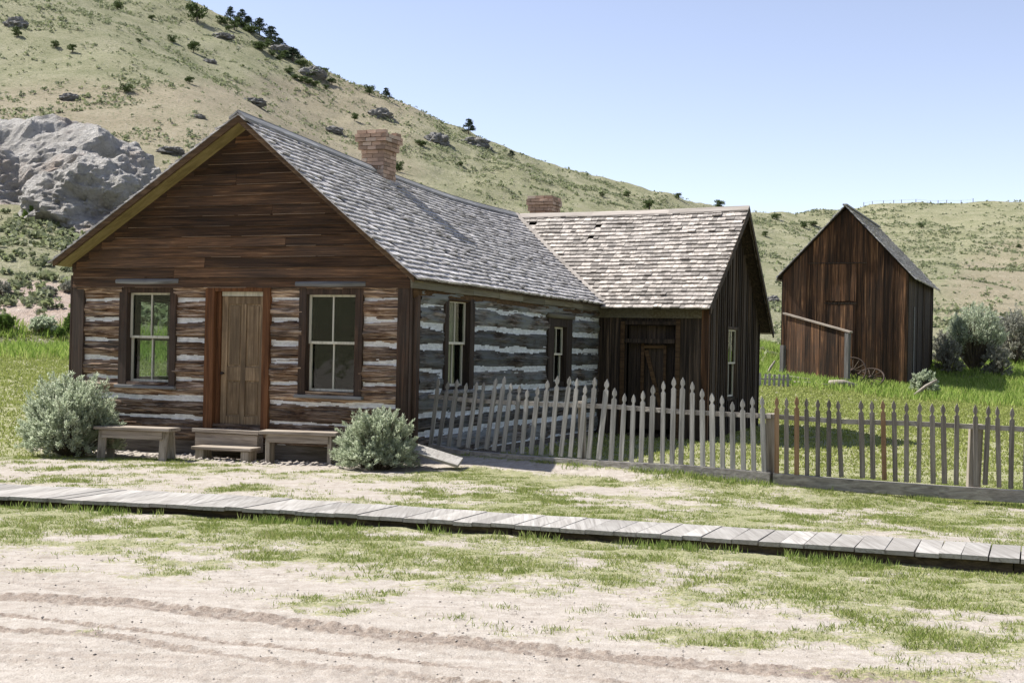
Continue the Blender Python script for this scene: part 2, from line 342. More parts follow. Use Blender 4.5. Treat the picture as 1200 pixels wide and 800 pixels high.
def mat_rock(name='outcrop_rock', base=((.36, .34, .32), (.58, .555, .52), (.74, .715, .68)), stain=True, sc=.35):
    t = NT(name); P = t.coord('Object'); n = t.noise(P, sc, 10, .7, .6); nf = t.noise(P, sc*7, 8, .75)
    col = t.ramp(t.math('ADD', t.math('MULTIPLY', n, .6), t.math('MULTIPLY', nf, .4)), [(.36, base[0]), (.48, base[1]), (.6, base[2])])
    if stain:
        ns = t.noise(P, .11, 5, .6, .4); col = t.mix(t.ramp(ns, [(.54, 0.0), (.66, .65)]), col, (.46, .34, .26))
        nv = t.n('ShaderNodeTexNoise'); wv = t.n('ShaderNodeVectorMath', operation='ADD'); t.l(P, nv.inputs['Vector']); nv.inputs['Scale'].default_value = .5; nv.inputs['Detail'].default_value = 5
        t.l(t.coord('Object', (.8, .8, 1.5)), wv.inputs[0]); sv = t.n('ShaderNodeVectorMath', operation='SCALE'); sv.inputs['Scale'].default_value = 1.6; t.l(nv.outputs['Color'], sv.inputs[0]); t.l(sv.outputs[0], wv.inputs[1])
        for s_, w_ in ((.55, .05), (1.5, .06)):
            vo = t.n('ShaderNodeTexVoronoi', feature='DISTANCE_TO_EDGE'); vo.inputs['Scale'].default_value = s_; t.l(wv.outputs[0], vo.inputs['Vector'])
            f = t.math('MULTIPLY', t.ramp(vo.outputs['Distance'], [(0.0, 1.0), (w_, 0.0)]), t.ramp(nf, [(.45, 0.0), (.6, .5)])); col = t.mix(f, col, (.16, .15, .145))
        ng = t.noise(P, .3, 6, .7); col = t.mix(t.ramp(ng, [(.64, 0.0), (.72, .5)]), col, (.24, .25, .16))
    t.bump(t.math('ADD', nf, t.noise(P, 3.5, 8, .75)), 1.0, .7); return t.fin(col, .95)
M['rock'] = mat_rock(); M['rock2'] = mat_rock('hill_rock', ((.18, .178, .172), (.33, .325, .31), (.48, .46, .43)), False, 1.2)
M['stone'] = mat_simple('small_stone', (.22, .19, .165), (.44, .40, .36), 30, .95, .1)

def mat_leaf(name, cols, trans=.25, rndmul=1.0):
    t = NT(name); r = t.island(); n = t.noise(t.coord('Object'), 2.2, 3, .5)
    f = t.math('ADD', t.math('MULTIPLY', r, .6), t.math('MULTIPLY', n, .4))
    col = t.ramp(f, [(.15+.7*i/(len(cols)-1), c) for i, c in enumerate(cols)])
    t.fin(col, .7)
    tl = t.n('ShaderNodeBsdfTranslucent'); t.l(col, tl.inputs[0]); mx = t.n('ShaderNodeMixShader'); mx.inputs[0].default_value = trans
    t.l(t.b.outputs[0], mx.inputs[1]); t.l(tl.outputs[0], mx.inputs[2]); t.l(mx.outputs[0], t.out.inputs[0]); return t.m
M['grass'] = mat_leaf('grass_blades', [(.13, .19, .04), (.22, .28, .07), (.31, .35, .11), (.43, .41, .21)], .35)
M['lush'] = mat_leaf('lush_grass', [(.11, .17, .035), (.19, .27, .06), (.28, .35, .10), (.40, .40, .17)], .35)
M['meadow'] = mat_leaf('meadow_blades', [(.13, .21, .035), (.22, .33, .06), (.32, .42, .10), (.42, .45, .16)], .4)
M['lawn'] = mat_leaf('lawn_grass', [(.19, .24, .055), (.29, .33, .09), (.38, .40, .16)], .35)
M['sage'] = mat_leaf('sage_leaves', [(.27, .32, .21), (.40, .46, .32), (.51, .56, .42), (.60, .63, .50)], .5)
M['sageg'] = mat_leaf('sage_leaves_gray', [(.17, .17, .14), (.30, .30, .25), (.42, .42, .36)], .3)
M['tuft'] = mat_leaf('hill_sage_tufts', [(.12, .135, .08), (.20, .22, .13), (.26, .30, .145), (.34, .345, .26)], .35)
M['juni'] = mat_leaf('juniper_leaves', [(.04, .065, .022), (.08, .115, .038), (.14, .175, .06)], .2)
M['pine'] = mat_leaf('pine_needles', [(.02, .035, .022), (.04, .06, .035), (.065, .09, .05)], .1)
M['green'] = mat_leaf('green_leaves', [(.06, .11, .025), (.12, .19, .045), (.2, .28, .08)], .25)
M['bark'] = wood('grey_bark', [(.05, .04, .03), (.12, .10, .085), (.2, .18, .076)], 'z', rnd=.1, along=3, across=20)

# ------------------------------------------------------------------ terrain mesh
def axis_coords(lo, a, b, hi, st, g_lo, g_hi, cap=1e9):
    mid = list(np.arange(a, b, st)); up = []; x = mid[-1]; s = st
    while x < hi: s = min(s*g_hi, cap); x += s; up.append(x)
    dn = []; x = mid[0]; s = st
    while x > lo: s *= g_lo; x -= s; dn.append(x)
    return np.array(dn[::-1]+mid+up)
XS = axis_coords(-430, -4.3, 4.2, 430, .019, 1.035, 1.035)
YS = axis_coords(-320, 6.2, 9.0, 560, .024, 1.14, 1.018, 3.2)
nx, ny = len(XS), len(YS)
GX, GY = np.meshgrid(XS, YS); GX = GX.ravel(); GY = GY.ravel()
GZ = gz(GX, GY); GA = grass_amount(GX, GY)
# tyre tracks
TR = np.zeros_like(GX)
def track(pts, w, amp, seed, crumb=1.0):
    global GZ, TR
    P = [(ray(x, y)[0]*(-EYE/ray(x, y)[1]), -EYE/ray(x, y)[1]) for x, y in pts]
    P.sort(); x_ = [p[0] for p in P]; y_ = [p[1] for p in P]
    sl = (y_[-1]-y_[0])/(x_[-1]-x_[0]); sl0 = (y_[1]-y_[0])/(x_[1]-x_[0])
    yy = np.where(GX < x_[0], y_[0]+(GX-x_[0])*sl0, np.where(GX > x_[-1], y_[-1]+(GX-x_[-1])*sl, np.interp(GX, x_, y_)))
    d = (GY-yy+.02*(vnoise(GX*2, GX*0, seed)-.5))/w
    m = sst(1.15, .85, np.abs(d)); edge = np.exp(-(np.abs(d)-1.05)**2*14)
    lug = ((np.sin(GX*44+np.sign(d)*1.2+d*1.5) > .1)*1.0)*(np.abs(d) > .18)
    cr = sst(.40, .62, fbm(GX*36, GY*36, 2, seed+2)); cr2 = sst(.45, .6, fbm(GX*9, GY*14, 2, seed+3))
    on = sst(.25, .5, fbm(GX*.8, GY*.3, 2, seed+5)+.18*crumb)
    GZ = GZ+on*amp*(m*(lug*.45*(1-cr2*.6)+cr*.75-.6)+edge*.7*cr)
    TR = np.maximum(TR, np.clip(on*(m*(.45+.75*np.maximum(cr, lug*.6)*(.6+.4*cr2))+edge*.35*cr), 0, 1))
msk = (GY > 4) & (GY < 11)
track([(0, 699), (150, 707), (300, 724), (450, 743), (600, 757), (760, 774), (1050, 797)], .12, .014, 100)
track([(0, 738), (130, 745), (260, 766), (330, 775)], .06, .018, 200, -.1)
track([(150, 737), (260, 750), (330, 757)], .035, .014, 300, -.2)
TR0 = TR.copy(); track([(0, 762), (300, 790), (420, 800)], .22, .006, 400, .0)
track([(560, 762), (800, 800), (900, 812)], .2, .006, 500, .0); TR = np.maximum(TR0, TR*.35)
GZ = GZ+np.where((GY > 5) & (GY < 20), (fbm(GX*4, GY*7, 4, 61)-.5)*.014*(1+2*GA)+GA*.02*fbm(GX*9, GY*9, 2, 62), 0)
GZ = GZ - np.where((GY>5)&(GY<9.5), .006*sst(.45,.7,fbm(GX*.7, GY*2.6, 3, 70)), 0)
idx = np.arange(nx*ny).reshape(ny, nx)
Q = np.stack([idx[:-1, :-1], idx[:-1, 1:], idx[1:, 1:], idx[1:, :-1]], -1).reshape(-1, 4)
qx = GX[Q].mean(1); qy = GY[Q].mean(1); qs = np.clip(qx/np.maximum(qy, 8), -1.6, 1.6)
road_y = np.interp(qx, [-60, -3.24, -1.5, 0, 2.0, 60], [22.0, 8.3, 7.85, 7.3, 6.8, -8])
is_h = (qy > y0(qs)) | (qy < -30); is_r = (~is_h) & (qy < road_y) & (qy > road_y-9)
S = np.clip(GX/np.maximum(GY, 8), -1.6, 1.6); T = (GZ-EYE)/np.maximum(GY, 8)
TAN = .15+.55*sst(.115, .15, T-.06*S)*sst(.235, .205, T-.06*S)*sst(-.02, -.12, S)+.5*sst(.3, .36, S)*sst(.02, .04, T)*sst(.105, .09, T)-.2*sst(-.05, .05, S)*sst(.25, .1, S)
TAN = TAN-.5*np.exp(-((S-.28-(T-.05)*1.6)/.03)**2)*(T < .1)*(S > .2)
SOIL = sst(46, 48, GY)*sst(60, 54, GY)*sst(-.28, -.33, S)*.75+.25*sst(.15,.0,np.abs(S+.0))*0
VV = np.stack([GX, GY, GZ], 1)
def sub(mask, name, mat, attrs, **k):
    q = Q[mask]; used, inv = np.unique(q, return_inverse=True); q = inv.reshape(-1, 4)
    me = np_mesh(name, VV[used], q, 4, True, {a: b[used] for a, b in attrs.items()})
    return link(name, me, mat, None, **k)
sub(~is_h & ~is_r, 'ground', M['ground'], {'grass': GA, 'track': TR}, kind='structure')
sub(is_r, 'dirt_road', M['ground'], {'grass': GA, 'track': TR}, kind='structure')
sub(is_h, 'hillside', M['hill'], {'tan': TAN, 'soil': SOIL}, kind='structure')

# ------------------------------------------------------------------ grass blades
def blades(name, X, Y, H, W, mat, lean=.5, **k):
    n = len(X); Z = gz(X, Y)-.01
    a = RNG.uniform(0, 2*PI, n); ln = RNG.uniform(0, lean, n)*H; b = RNG.uniform(0, 2*PI, n)
    dx = np.cos(a)*W/2; dy = np.sin(a)*W/2
    V = np.empty((n, 4, 3)); 
    V[:, 0] = np.stack([X-dx, Y-dy, Z], 1); V[:, 1] = np.stack([X+dx, Y+dy, Z], 1)
    V[:, 2] = np.stack([X+dx*.7+np.cos(b)*ln*.4, Y+dy*.7+np.sin(b)*ln*.4, Z+H*.6], 1)
    V[:, 3] = np.stack([X+np.cos(b)*ln, Y+np.sin(b)*ln, Z+H], 1)
    f = (np.arange(n)*4)[:, None]+np.array([0, 1, 2, 0, 2, 3])[None]
    me = np_mesh(name, V.reshape(-1, 3), f, 3)
    return link(name, me, mat, None, kind='stuff', **k)
def scatter(n, s0, s1, ya, yb, dens, clump=None):
    Y = np.sqrt(RNG.uniform(ya*ya, yb*yb, n)); s = RNG.uniform(s0, s1, n); X = s*Y
    keep = RNG.uniform(0, 1, n) < dens(X, Y); return X[keep], Y[keep]
def tufted(X, Y, per, spread):
    X = np.repeat(X, per)+RNG.normal(0, spread, len(X)*per); Y = np.repeat(Y, per)+RNG.normal(0, spread, len(Y)*per); return X, Y
def in_cabin(X, Y):
    u, v = toUV(X, Y); return ((u > -5.85) & (u < .1) & (v > -.05) & (v < 13.2)) | ((u > 0) & (u < 2.2) & (v > 8) & (v < 13.2)) 
def no_block(X, Y): return (~in_cabin(X, Y)) & ~((Y > yfront(X)-.02) & (Y < yrear(X)+.02))
def d_near(X, Y): return no_block(X, Y)*(sst(.38, .85, grass_amount(X, Y))*.9+.10*sst(.2, .5, grass_amount(X, Y)))
X, Y = scatter(120000, -.50, .50, 6.6, 18.2, d_near)
X, Y = tufted(X, Y, 10, .024); ok = no_block(X, Y); X, Y = X[ok], Y[ok]
hh = RNG.uniform(.012, .045, len(X))*(.5+1.0*fbm(X*2, Y*2, 2, 77))
blades('short_grass', X, Y, hh, .0026+.0003*Y, M['grass'], .75, label='patchy short yellow-green grass either side of the boardwalk', cat='grass')
# taller clumps hugging boardwalk and fence foot
def edge_d(X, Y): return (np.exp(-((Y-yfront(X)+.12)/.10)**2)*sst(.45, .6, fbm(X*1.5, Y, 3, 91))+np.exp(-((Y-yfence(X)+.2)/.14)**2)*(X > -.6)*sst(.45, .65, fbm(X*1.8, Y, 3, 92)))*no_block(X, Y)
X, Y = scatter(60000, -.50, .50, 8, 18.4, edge_d); X, Y = tufted(X, Y, 9, .03); ok = no_block(X, Y); X, Y = X[ok], Y[ok]
blades('tall_grass', X, Y, RNG.uniform(.03, .11, len(X)), .004+.0003*Y, M['lush'], .5, label='taller green grass tufts along the fence foot and boardwalk edge', cat='grass')
tx, ty = [], []
for px, py, n_ in ((285, 692, 60), (415, 716, 110), (535, 724, 90), (592, 712, 60), (650, 738, 110), (640, 700, 50), (690, 715, 60), (750, 720, 40), (878, 712, 60), (1062, 772, 70), (1110, 788, 80), (940, 757, 40), (60, 650, 60), (575, 733, 40), (730, 748, 50), (320, 655, 50), (1170, 770, 40), (820, 745, 40), (468, 650, 60)):
    a, b_ = ray(px, py); D = -EYE/b_; k = RNG.normal(size=(n_, 2))*np.array([.07, .045]); tx += list(a*D+k[:, 0]); ty += list(D+k[:, 1])
tx = np.array(tx); ty = np.array(ty)
blades('roadside_tufts', tx, ty, RNG.uniform(.015, .045, len(tx)), .005, M['grass'], .8, label='isolated small grass tufts on the bare dirt beside the road', cat='grass')
# lawn
def d_lawn(X, Y): return no_block(X, Y)*(Y > yfence(X)-.1)*(((X > -1.3) | (X < -6.2)))*(.55+.45*fbm(X, Y, 3, 55))
X, Y = scatter(110000, -.52, .52, 16, 47, d_lawn); X, Y = tufted(X, Y, 4, .06); ok = ~in_cabin(X, Y); X, Y = X[ok], Y[ok]
blades('lawn_grass', X, Y, RNG.uniform(.02, .06, len(X))*(.6+Y/45), .012+.0009*Y, M['lawn'], .8, label='mown lawn grass behind the picket fence and left of the cabin', cat='grass')
# lush band at the foot of the hill and round the barn
def d_lush(X, Y):
    s = X/Y; y0_ = y0(s)
    band = sst(-7, -4, Y-y0_)*sst(3, .5, Y-y0_)*(s < -.2)+(s > .16)*sst(44, 47.5, Y+2*fbm(X/3, Y/3, 2, 66))*sst(66, 60, Y)
    return band*no_block(X, Y)*(.35+.65*sst(.35, .6, fbm(X/1.5, Y/1.5, 3, 67)))
X, Y = scatter(70000, -.5, .5, 40, 67, d_lush); X, Y = tufted(X, Y, 5, .12)
def inbarn(X, Y):
    t = R(24); dx = X-10.9; dy = Y-52.0; u = dx*math.cos(t)-dy*math.sin(t); v = dx*math.sin(t)+dy*math.cos(t); return (u > -.1) & (u < 5.0) & (v > -.1) & (v < 8.9)
ok = ~inbarn(X, Y); X, Y = X[ok], Y[ok]
blades('meadow_grass', X, Y, RNG.uniform(.12, .36, len(X)), .035, M['meadow'], .6, label='tall lush green meadow grass at the hill foot and around the barn', cat='grass')

# ------------------------------------------------------------------ tufts on hill
def leafcloud(n, rx, ry, rz, size, shell=.55, flat=1.0, seed=None, zc=0, lumps=7):
    rg = np.random.default_rng(seed)
    d = rg.normal(size=(n, 3)); d /= np.linalg.norm(d, axis=1)[:, None]; d[:, 2] = np.abs(d[:, 2])*1.0
    L = rg.normal(size=(lumps, 3)); L /= np.linalg.norm(L, axis=1)[:, None]; L[:, 2] = np.abs(L[:, 2])
    bulge = .72+.38*np.max(np.clip((d@L.T-.6)/.4, 0, 1), axis=1)
    r = (shell+(1-shell)*rg.uniform(0, 1, n)**.6)*bulge
    c = d*r[:, None]*np.array([rx, ry, rz]); c[:, 2] += zc
    a = rg.normal(size=(n, 3)); a /= np.linalg.norm(a, axis=1)[:, None]; b = np.cross(a, rg.normal(size=(n, 3))); b /= np.linalg.norm(b, axis=1)[:, None]
    s = size*rg.uniform(.6, 1.4, n)[:, None]
    return c, a*s, b*s
def leaf_mesh(name, c, a, b):
    n = len(c); V = np.stack([c-a, c+b*.5, c+a, c-b*.5], 1).reshape(-1, 3); return np_mesh(name, V, np.arange(n*4), 4)
def tufts(name, pts, sizes, mat, per=16, **k):
    C, A, B = [], [], []; n = len(pts); pc = np.repeat(pts, per, 0); sz = np.repeat(sizes, per)
    d = RNG.normal(size=(n*per, 3)); d /= np.linalg.norm(d, axis=1)[:, None]; d[:, 2] = np.abs(d[:, 2])
    r = RNG.uniform(.4, 1, n*per)*sz*.5
    c = pc+d*r[:, None]*np.array([1, 1, .85]); a = RNG.normal(size=(n*per, 3)); a /= np.linalg.norm(a, axis=1)[:, None]
    b = np.cross(a, RNG.normal(size=(n*per, 3))); b /= np.linalg.norm(b, axis=1)[:, None]; s = (sz*.22)[:, None]
    return link(name, leaf_mesh(name, c, a*s, b*s*1.6), mat, None, kind='stuff', **k)
def d_tuft(X, Y): return (.12+.88*sst(.42, .64, fbm(X/12, Y/12, 4, 81)))*(.12+.88*sst(.4, .6, fbm(X/4, Y/4, 2, 82)))*(Y > y0(X/Y)+1)
X, Y = scatter(105000, -.46, .48, 48, 300, d_tuft); Z = gz(X, Y)
sz = .28+.8*RNG.uniform(0, 1, len(X))**3
tufts('hill_sagebrush', np.stack([X, Y, Z+.05], 1), sz, M['tuft'], 8, label='scattered grey-green sagebrush dotting the hillside', cat='sagebrush')
X, Y = scatter(850, -.46, -.24, 49, 80, lambda X, Y: .35+.5*fbm(X/5, Y/5, 2, 83)); Z = gz(X, Y)
tufts('low_hill_brush', np.stack([X, Y, Z+.05], 1), RNG.uniform(.2, .8, len(X)), M['tuft'], 24, label='low grey and green brush on the bank left of the cabin', cat='brush')

# ------------------------------------------------------------------ rocks
def rock_mesh(name, rx, ry, rz, seed, sub_=4, amp=.35, fr=1.6, fine=0):
    from mathutils import noise
    bm = bmesh.new(); bmesh.ops.create_icosphere(bm, subdivisions=sub_, radius=1)
    for v in bm.verts:
        p = v.co.normalized(); q = p*fr+Vector((seed*3.1, seed*1.7, seed))
        d = noise.ridged_multi_fractal(q, 1.0, 2.1, 5, 1.0, 2.0)*.45-.45
        d2 = noise.noise(q*.8)*.6+noise.noise(q*3)*.18+noise.noise(q*7)*.07
        # blocky facets
        f = noise.voronoi(q*1.7)[0]; fd = (f[1]-f[0])
        k = 1+amp*(d+d2)+.22*amp*min(fd, .5)*2
        if fine:
            r1 = noise.ridged_multi_fractal(Vector((q.x*2.2+q.z, q.y*2.2, q.z*5-q.x)), .9, 2.2, 6, 1.0, 2.0)*.5-.5; r2 = noise.noise(q*9)+.6*noise.noise(q*19)+.4*noise.noise(q*37)
            w_ = Vector((q.x*1.9+.6*q.z+.5*noise.noise(q*1.5), q.y*1.9, q.z*3.4-.9*q.x+.5*noise.noise(q*1.5+Vector((5, 5, 5)))))
            for sc_, am_ in ((.45, .10), (1.5, .022), (4, .012)):
                f = noise.voronoi(w_*sc_)[0]; k += am_*(min(f[1]-f[0], .35)/.35-.7)+am_*.2*(noise.cell(w_*sc_*.9)-.5)
            k += fine*(r1*.9+r2*.5)-.10*max(0, noise.noise(q*2.3+Vector((9, 2, 4)))-.25)
        v.co = Vector((p.x*rx, p.y*ry, p.z*rz))*k
    me = bpy.data.meshes.new(name); bm.to_mesh(me); bm.free(); me.update(); return me
ox, oy = ray(60, 250)[0]*84, 84
o = link('rock_outcrop', rock_mesh('rock_outcrop', 14, 13.5, 9.6, 5, 7, .34, 1.15, .05), M['rock'], None, label='large pale grey craggy rock outcrop on the hillside behind the left eave', cat='rock outcrop')
o.location = (-35.2, 91, 6.4); o.rotation_euler = (0, 0, R(8))
o = link('rock_outcrop', rock_mesh('rock_outcrop_low', 5.2, 6, 4.2, 9, 6, .34, 1.2, .05), M['rock'], None, label='lower rounded grey crag at the right foot of the large outcrop, beside the roof edge', cat='rock outcrop')
o.location = (-25.6, 80, 8.4)
rocks = [(366, 88, 34, 14, 'dark rock band on the ridge at the right end of the hilltop trees'), (445, 136, 30, 12, 'dark boulder cluster below the two small ridge trees'), (390, 154, 24, 8, 'small grey boulders up-slope left of the front chimney'),
         (512, 166, 28, 14, 'grey and tan rock cluster right of the front chimney'), (556, 170, 38, 12, 'long tan rock ledge below the lone ridge pine'), (246, 74, 16, 7, 'small blue-grey boulder below the big round juniper'),
         (297, 121, 30, 9, 'pale flat rock just above the cabin roof peak'), (82, 116, 24, 9, 'low brown-grey rock on the tan slope at left'), (330, 62, 30, 12, 'grey rocks among the hilltop pines'), (262, 45, 26, 8, 'grey rock patch left of the hilltop pines'),
         (232, 138, 16, 6, 'small grey rock above the left roof slope'), (906, 352, 16, 8, 'dark rubble heap between the wing gable and the barn'), (20, 30, 26, 14, 'pale bare rock patch at the top left corner'), (1170, 375, 14, 6, 'brown rock on the slope right of the tangled shrub'), (200,178,30,8,'brown eroded bank just above the left roof slope')]
for i, (px, py, w, h, lab) in enumerate(rocks):
    x, y, z = hit(px, py); k = y/1500
    o = link('hill_rock', rock_mesh('hill_rock', w*k*.45, w*k*.4, h*k*.6, i+20, 4, .6, 2.2), M['rock2'], None, label=lab, cat='rock'); o.location = (x, y, z)

# ------------------------------------------------------------------ trees on the hill
def tree_proto(kind, seed):
    rg = random.Random(seed)
    if kind == 'pine':
        C, A, B = [], [], []
        for k in range(7):
            z = .25+.7*k/7; r = .34*(1-k/7.6)
            for j in range(5):
                an = rg.uniform(0, 2*PI); c, a, b = leafcloud(34, .16+.1*(1-k/7), .16+.1*(1-k/7), .10, .045, .1, seed=seed*100+k*7+j, lumps=3)
                c = c+np.array([math.cos(an)*r, math.sin(an)*r, z-.1*rg.random()]); C.append(c); A.append(a); B.append(b)
        top = leafcloud(40, .07, .07, .22, .04, .2, seed=seed); C.append(top[0]+np.array([0, 0, .78])); A.append(top[1]); B.append(top[2])
        return leaf_mesh('pine_crown', np.vstack(C), np.vstack(A), np.vstack(B))
    C, A, B = [], [], []
    for j in range(9):
        an = rg.uniform(0, 2*PI); r = rg.uniform(.1, .3); c, a, b = leafcloud(90, .24, .24, .26, .05, .3, seed=seed*50+j, lumps=4)
        c = c+np.array([math.cos(an)*r, math.sin(an)*r, rg.uniform(.12, .58)]); C.append(c); A.append(a); B.append(b)
    return leaf_mesh('juniper_crown', np.vstack(C), np.vstack(A), np.vstack(B))
PR = {('pine', i): tree_proto('pine', i+1) for i in range(3)}; PR.update({('juniper', i): tree_proto('juniper', i+11) for i in range(3)})
tm = MB(); tm.tube([(0, 0, -.1), (.01, 0, .3), (0, .01, .75)], [.045, .035, .012], 6); TRUNK = tm.mesh('trunk')
trees = [(20, 43, 12, 1, 'j', 'small green juniper near the top left corner above the pale rock'), (65, 56, 10, 1, 'j', 'left of the two small junipers side by side high on the left slope'), (85, 61, 10, 1.2, 'j', 'right of the two small junipers side by side high on the left slope'),
 (201, 51, 11, .9, 'j', 'small juniper left of the dark upright juniper below the hilltop'), (227, 62, 16, .8, 'j', 'dark upright juniper standing alone below the big round one'), (231, 27, 25, .95, 'j', 'largest round juniper on the upper left hilltop'),
 (147, 109, 12, 1.1, 'j', 'bright green juniper alone on the tan slope'), (222, 98, 10, 1, 'j', 'small yellow-green juniper on the tan slope above the roof'), (137, 12, 12, 1.1, 'j', 'juniper at the top edge left of the big round one'),
 (270, 23, 13, .7, 'p', 'first pine of the hilltop row, nearest the big round juniper'), (283, 28, 15, .8, 'p', 'second pine of the hilltop row, tall and dark'), (291, 31, 11, .9, 'p', 'third and shorter pine of the hilltop row'), (304, 40, 16, .9, 'p', 'fourth pine of the hilltop row, tall and leaning'),
 (318, 51, 17, .9, 'p', 'fifth pine of the hilltop row, tallest of its pair'), (327, 56, 10, 1.2, 'p', 'sixth pine of the hilltop row, short and bushy'), (343, 72, 14, 1.2, 'p', 'seventh pine of the hilltop row, beside the dark rocks'), (353, 79, 10, 1.6, 'j', 'low dark juniper among the dark ridge rocks'), (376, 86, 8, 2, 'j', 'last low juniper at the right end of the hilltop row'),
 (433, 111, 12, 1, 'j', 'left of the two small ridge trees above the front chimney'), (452, 117, 12, .8, 'p', 'right of the two small ridge trees above the front chimney'), (415, 142, 11, .8, 'j', 'olive juniper between the ridge boulders and the front chimney'), (466, 201, 14, .9, 'j', 'dark juniper just right of the front chimney base'),
 (492, 172, 9, 1.6, 'j', 'wide low juniper right of the front chimney'), (549, 158, 16, .75, 'p', 'lone dark pine standing on the ridge line mid picture'), (599, 184, 7, 1, 'p', 'tiny dark tree on the ridge above the rear roof'), (540, 195, 6, 1.2, 'j', 'small juniper down-slope of the lone ridge pine'),
 (706, 231, 7, 1.1, 'j', 'small juniper above the wing roof right of the rear chimney'), (734, 231, 8, 1.2, 'j', 'second small juniper above the wing roof'), (761, 246, 14, 1.1, 'j', 'round juniper touching the wing ridge line'), (795, 234, 9, 1, 'j', 'dark juniper on the ridge above the wing roof'), (843, 244, 10, 1.4, 'j', 'wide dark juniper on the ridge left of the wing gable peak'),
 (910, 257, 8, 1.4, 'j', 'juniper on the ridge between wing gable and barn'), (897, 278, 8, 1, 'j', 'small juniper just right of the wing gable rake'), (942, 267, 9, 1, 'j', 'upright juniper touching the barn roof on its left'), (953, 265, 7, 1.7, 'j', 'low spreading juniper behind the left slope of the barn roof'), (1080, 268, 8, 1, 'j', 'small juniper alone on the slope right of the barn roof'),
 (1193, 290, 5, 1.3, 'j', 'tiny bush near the right picture edge on the dry slope'), (178, 23, 6, 1.3, 'j', 'tiny juniper high left of the big round juniper'), (163, 50, 6, 1.2, 'j', 'tiny juniper at mid slope left of the dark upright one')]
_r = random.Random(5)
for q in range(26):
    f = q/25; px = 262+124*f+_r.uniform(-3, 3); py = np.interp(px, [262, 290, 319, 344, 371, 388], [17, 33, 55, 78, 88, 90])+_r.uniform(0, 16)
    trees.append((px, py, _r.uniform(6, 11), _r.uniform(1, 1.8), 'j', 'one of the low dark junipers crowded among the rocks along the hilltop edge'))
for i, (px, py, h, asp, kd, lab) in enumerate(trees):
    x, y, z = hit(px, py); H = h*y/1500*1.3
    kind = 'juniper' if kd == 'j' else 'pine'
    e = empty(kind+'_tree', (x, y, z-.1), random.uniform(0, 6), label=lab, cat='tree', group='crowded low junipers on the hilltop edge' if lab.startswith('one of') else 'trees on the hill')
    c = link('crown', PR[(kind, i % 3)], M['juni' if kd == 'j' else 'pine'], e); t_ = link('trunk', TRUNK, M['bark'], e)
    c.scale = t_.scale = (H*asp*(1.05 if kd=='j' else 1.25), H*asp*(1.05 if kd=='j' else 1.25), H)

# ------------------------------------------------------------------ sagebrush shrubs
def bush(name, loc, rx, ry, h, nb, per, leaf, mat, seed, lab, cat='bush', stemmat='bark', dome=.9, fill=0, tips=1, stemr=.012, up=.55, lowgap=0.0, part='foliage'):
    rg = random.Random(seed); rn = np.random.default_rng(seed); e = empty(name, loc, 0, label=lab, cat=cat); st = MB(); C = []; D = []
    lob = [(rg.uniform(0, 2*PI), rg.uniform(.2, 1.2), rg.uniform(.62, 1.25)) for _ in range(16)]
    for i in range(nb):
        an = rg.uniform(0, 2*PI); el = math.asin(rg.uniform(lowgap, 1)**.8); rr = rg.uniform(.70, 1.0)
        for la, le, lk in lob:
            dd = abs((an-la+PI) % (2*PI)-PI)+abs(el-le)
            if dd < .42: rr *= lk; break
        tip = Vector((math.cos(an)*math.cos(el)*rx*rr, math.sin(an)*math.cos(el)*ry*rr, math.sin(el)*h*rr*dome+.06))
        mid = Vector((tip.x*.45, tip.y*.45, tip.z*.35+.02*h)); 
        p2 = mid.lerp(tip, .6)+Vector((rg.uniform(-.03, .03)*rx, rg.uniform(-.03, .03)*rx, .03*h))
        if i % (1 if fill else 3) == 0: st.tube([(tip.x*.06, tip.y*.06, -.03), mid, p2, tip], [stemr, stemr*.7, stemr*.4, stemr*.15], 5, False)
        # plume of leaves around the outer third
        n = per; tt = rn.uniform(0, 1, n); dirv = (tip-p2); 
        base = np.array(p2)[None]*(1-tt)[:, None]+np.array(tip)[None]*tt[:, None]
        rad = (.055*(1-tt*.75))[:, None]*max(rx, .5)
        base = base+rn.normal(size=(n, 3))*rad*.75
        C.append(base); dn = np.array(dirv.normalized()+Vector((0, 0, up)))
        D.append(np.tile(dn/np.linalg.norm(dn), (n, 1))+rn.normal(size=(n, 3))*.5)
    if not fill:
        for q in range(16):
            an = rg.uniform(0, 2*PI); el = rg.uniform(.1, 1.3); k_ = rg.uniform(.95, 1.12)
            tp = Vector((math.cos(an)*math.cos(el)*rx*k_, math.sin(an)*math.cos(el)*ry*k_, math.sin(el)*h*k_*dome)); st.tube([tp*.3, tp*.7+Vector((0, 0, .03)), tp], [stemr*.6, stemr*.35, stemr*.12], 4, False)
    C = np.vstack(C); D = np.vstack(D); D /= np.linalg.norm(D, axis=1)[:, None]
    C[:, 2] = np.maximum(C[:, 2], .02)
    s = leaf*rn.uniform(.6, 1.3, len(C))[:, None]; sd = np.cross(D, rn.normal(size=C.shape)); sd /= np.linalg.norm(sd, axis=1)[:, None]
    V = np.stack([C, C+D*s*.5+sd*s*.16, C+D*s, C+D*s*.5-sd*s*.16], 1).reshape(-1, 3)
    link(part, np_mesh(name+'_foliage', V, np.arange(len(C)*4), 4), mat, e)
    st.build('stem', M[stemmat], e); return e
sx = ray(84, 480)[0]
bush('sagebrush', (sx*18.4, 18.4, 0), .80, .62, 1.28, 900, 68, .046, M['sage'], 3, 'large rounded silvery sagebrush at the left corner of the cabin beside a bench')
sx = ray(445, 500)[0]
bush('sagebrush', (sx*17.15, 17.15, 0), .57, .50, .88, 620, 66, .042, M['sage'], 4, 'compact silvery sagebrush at the right front corner of the cabin')
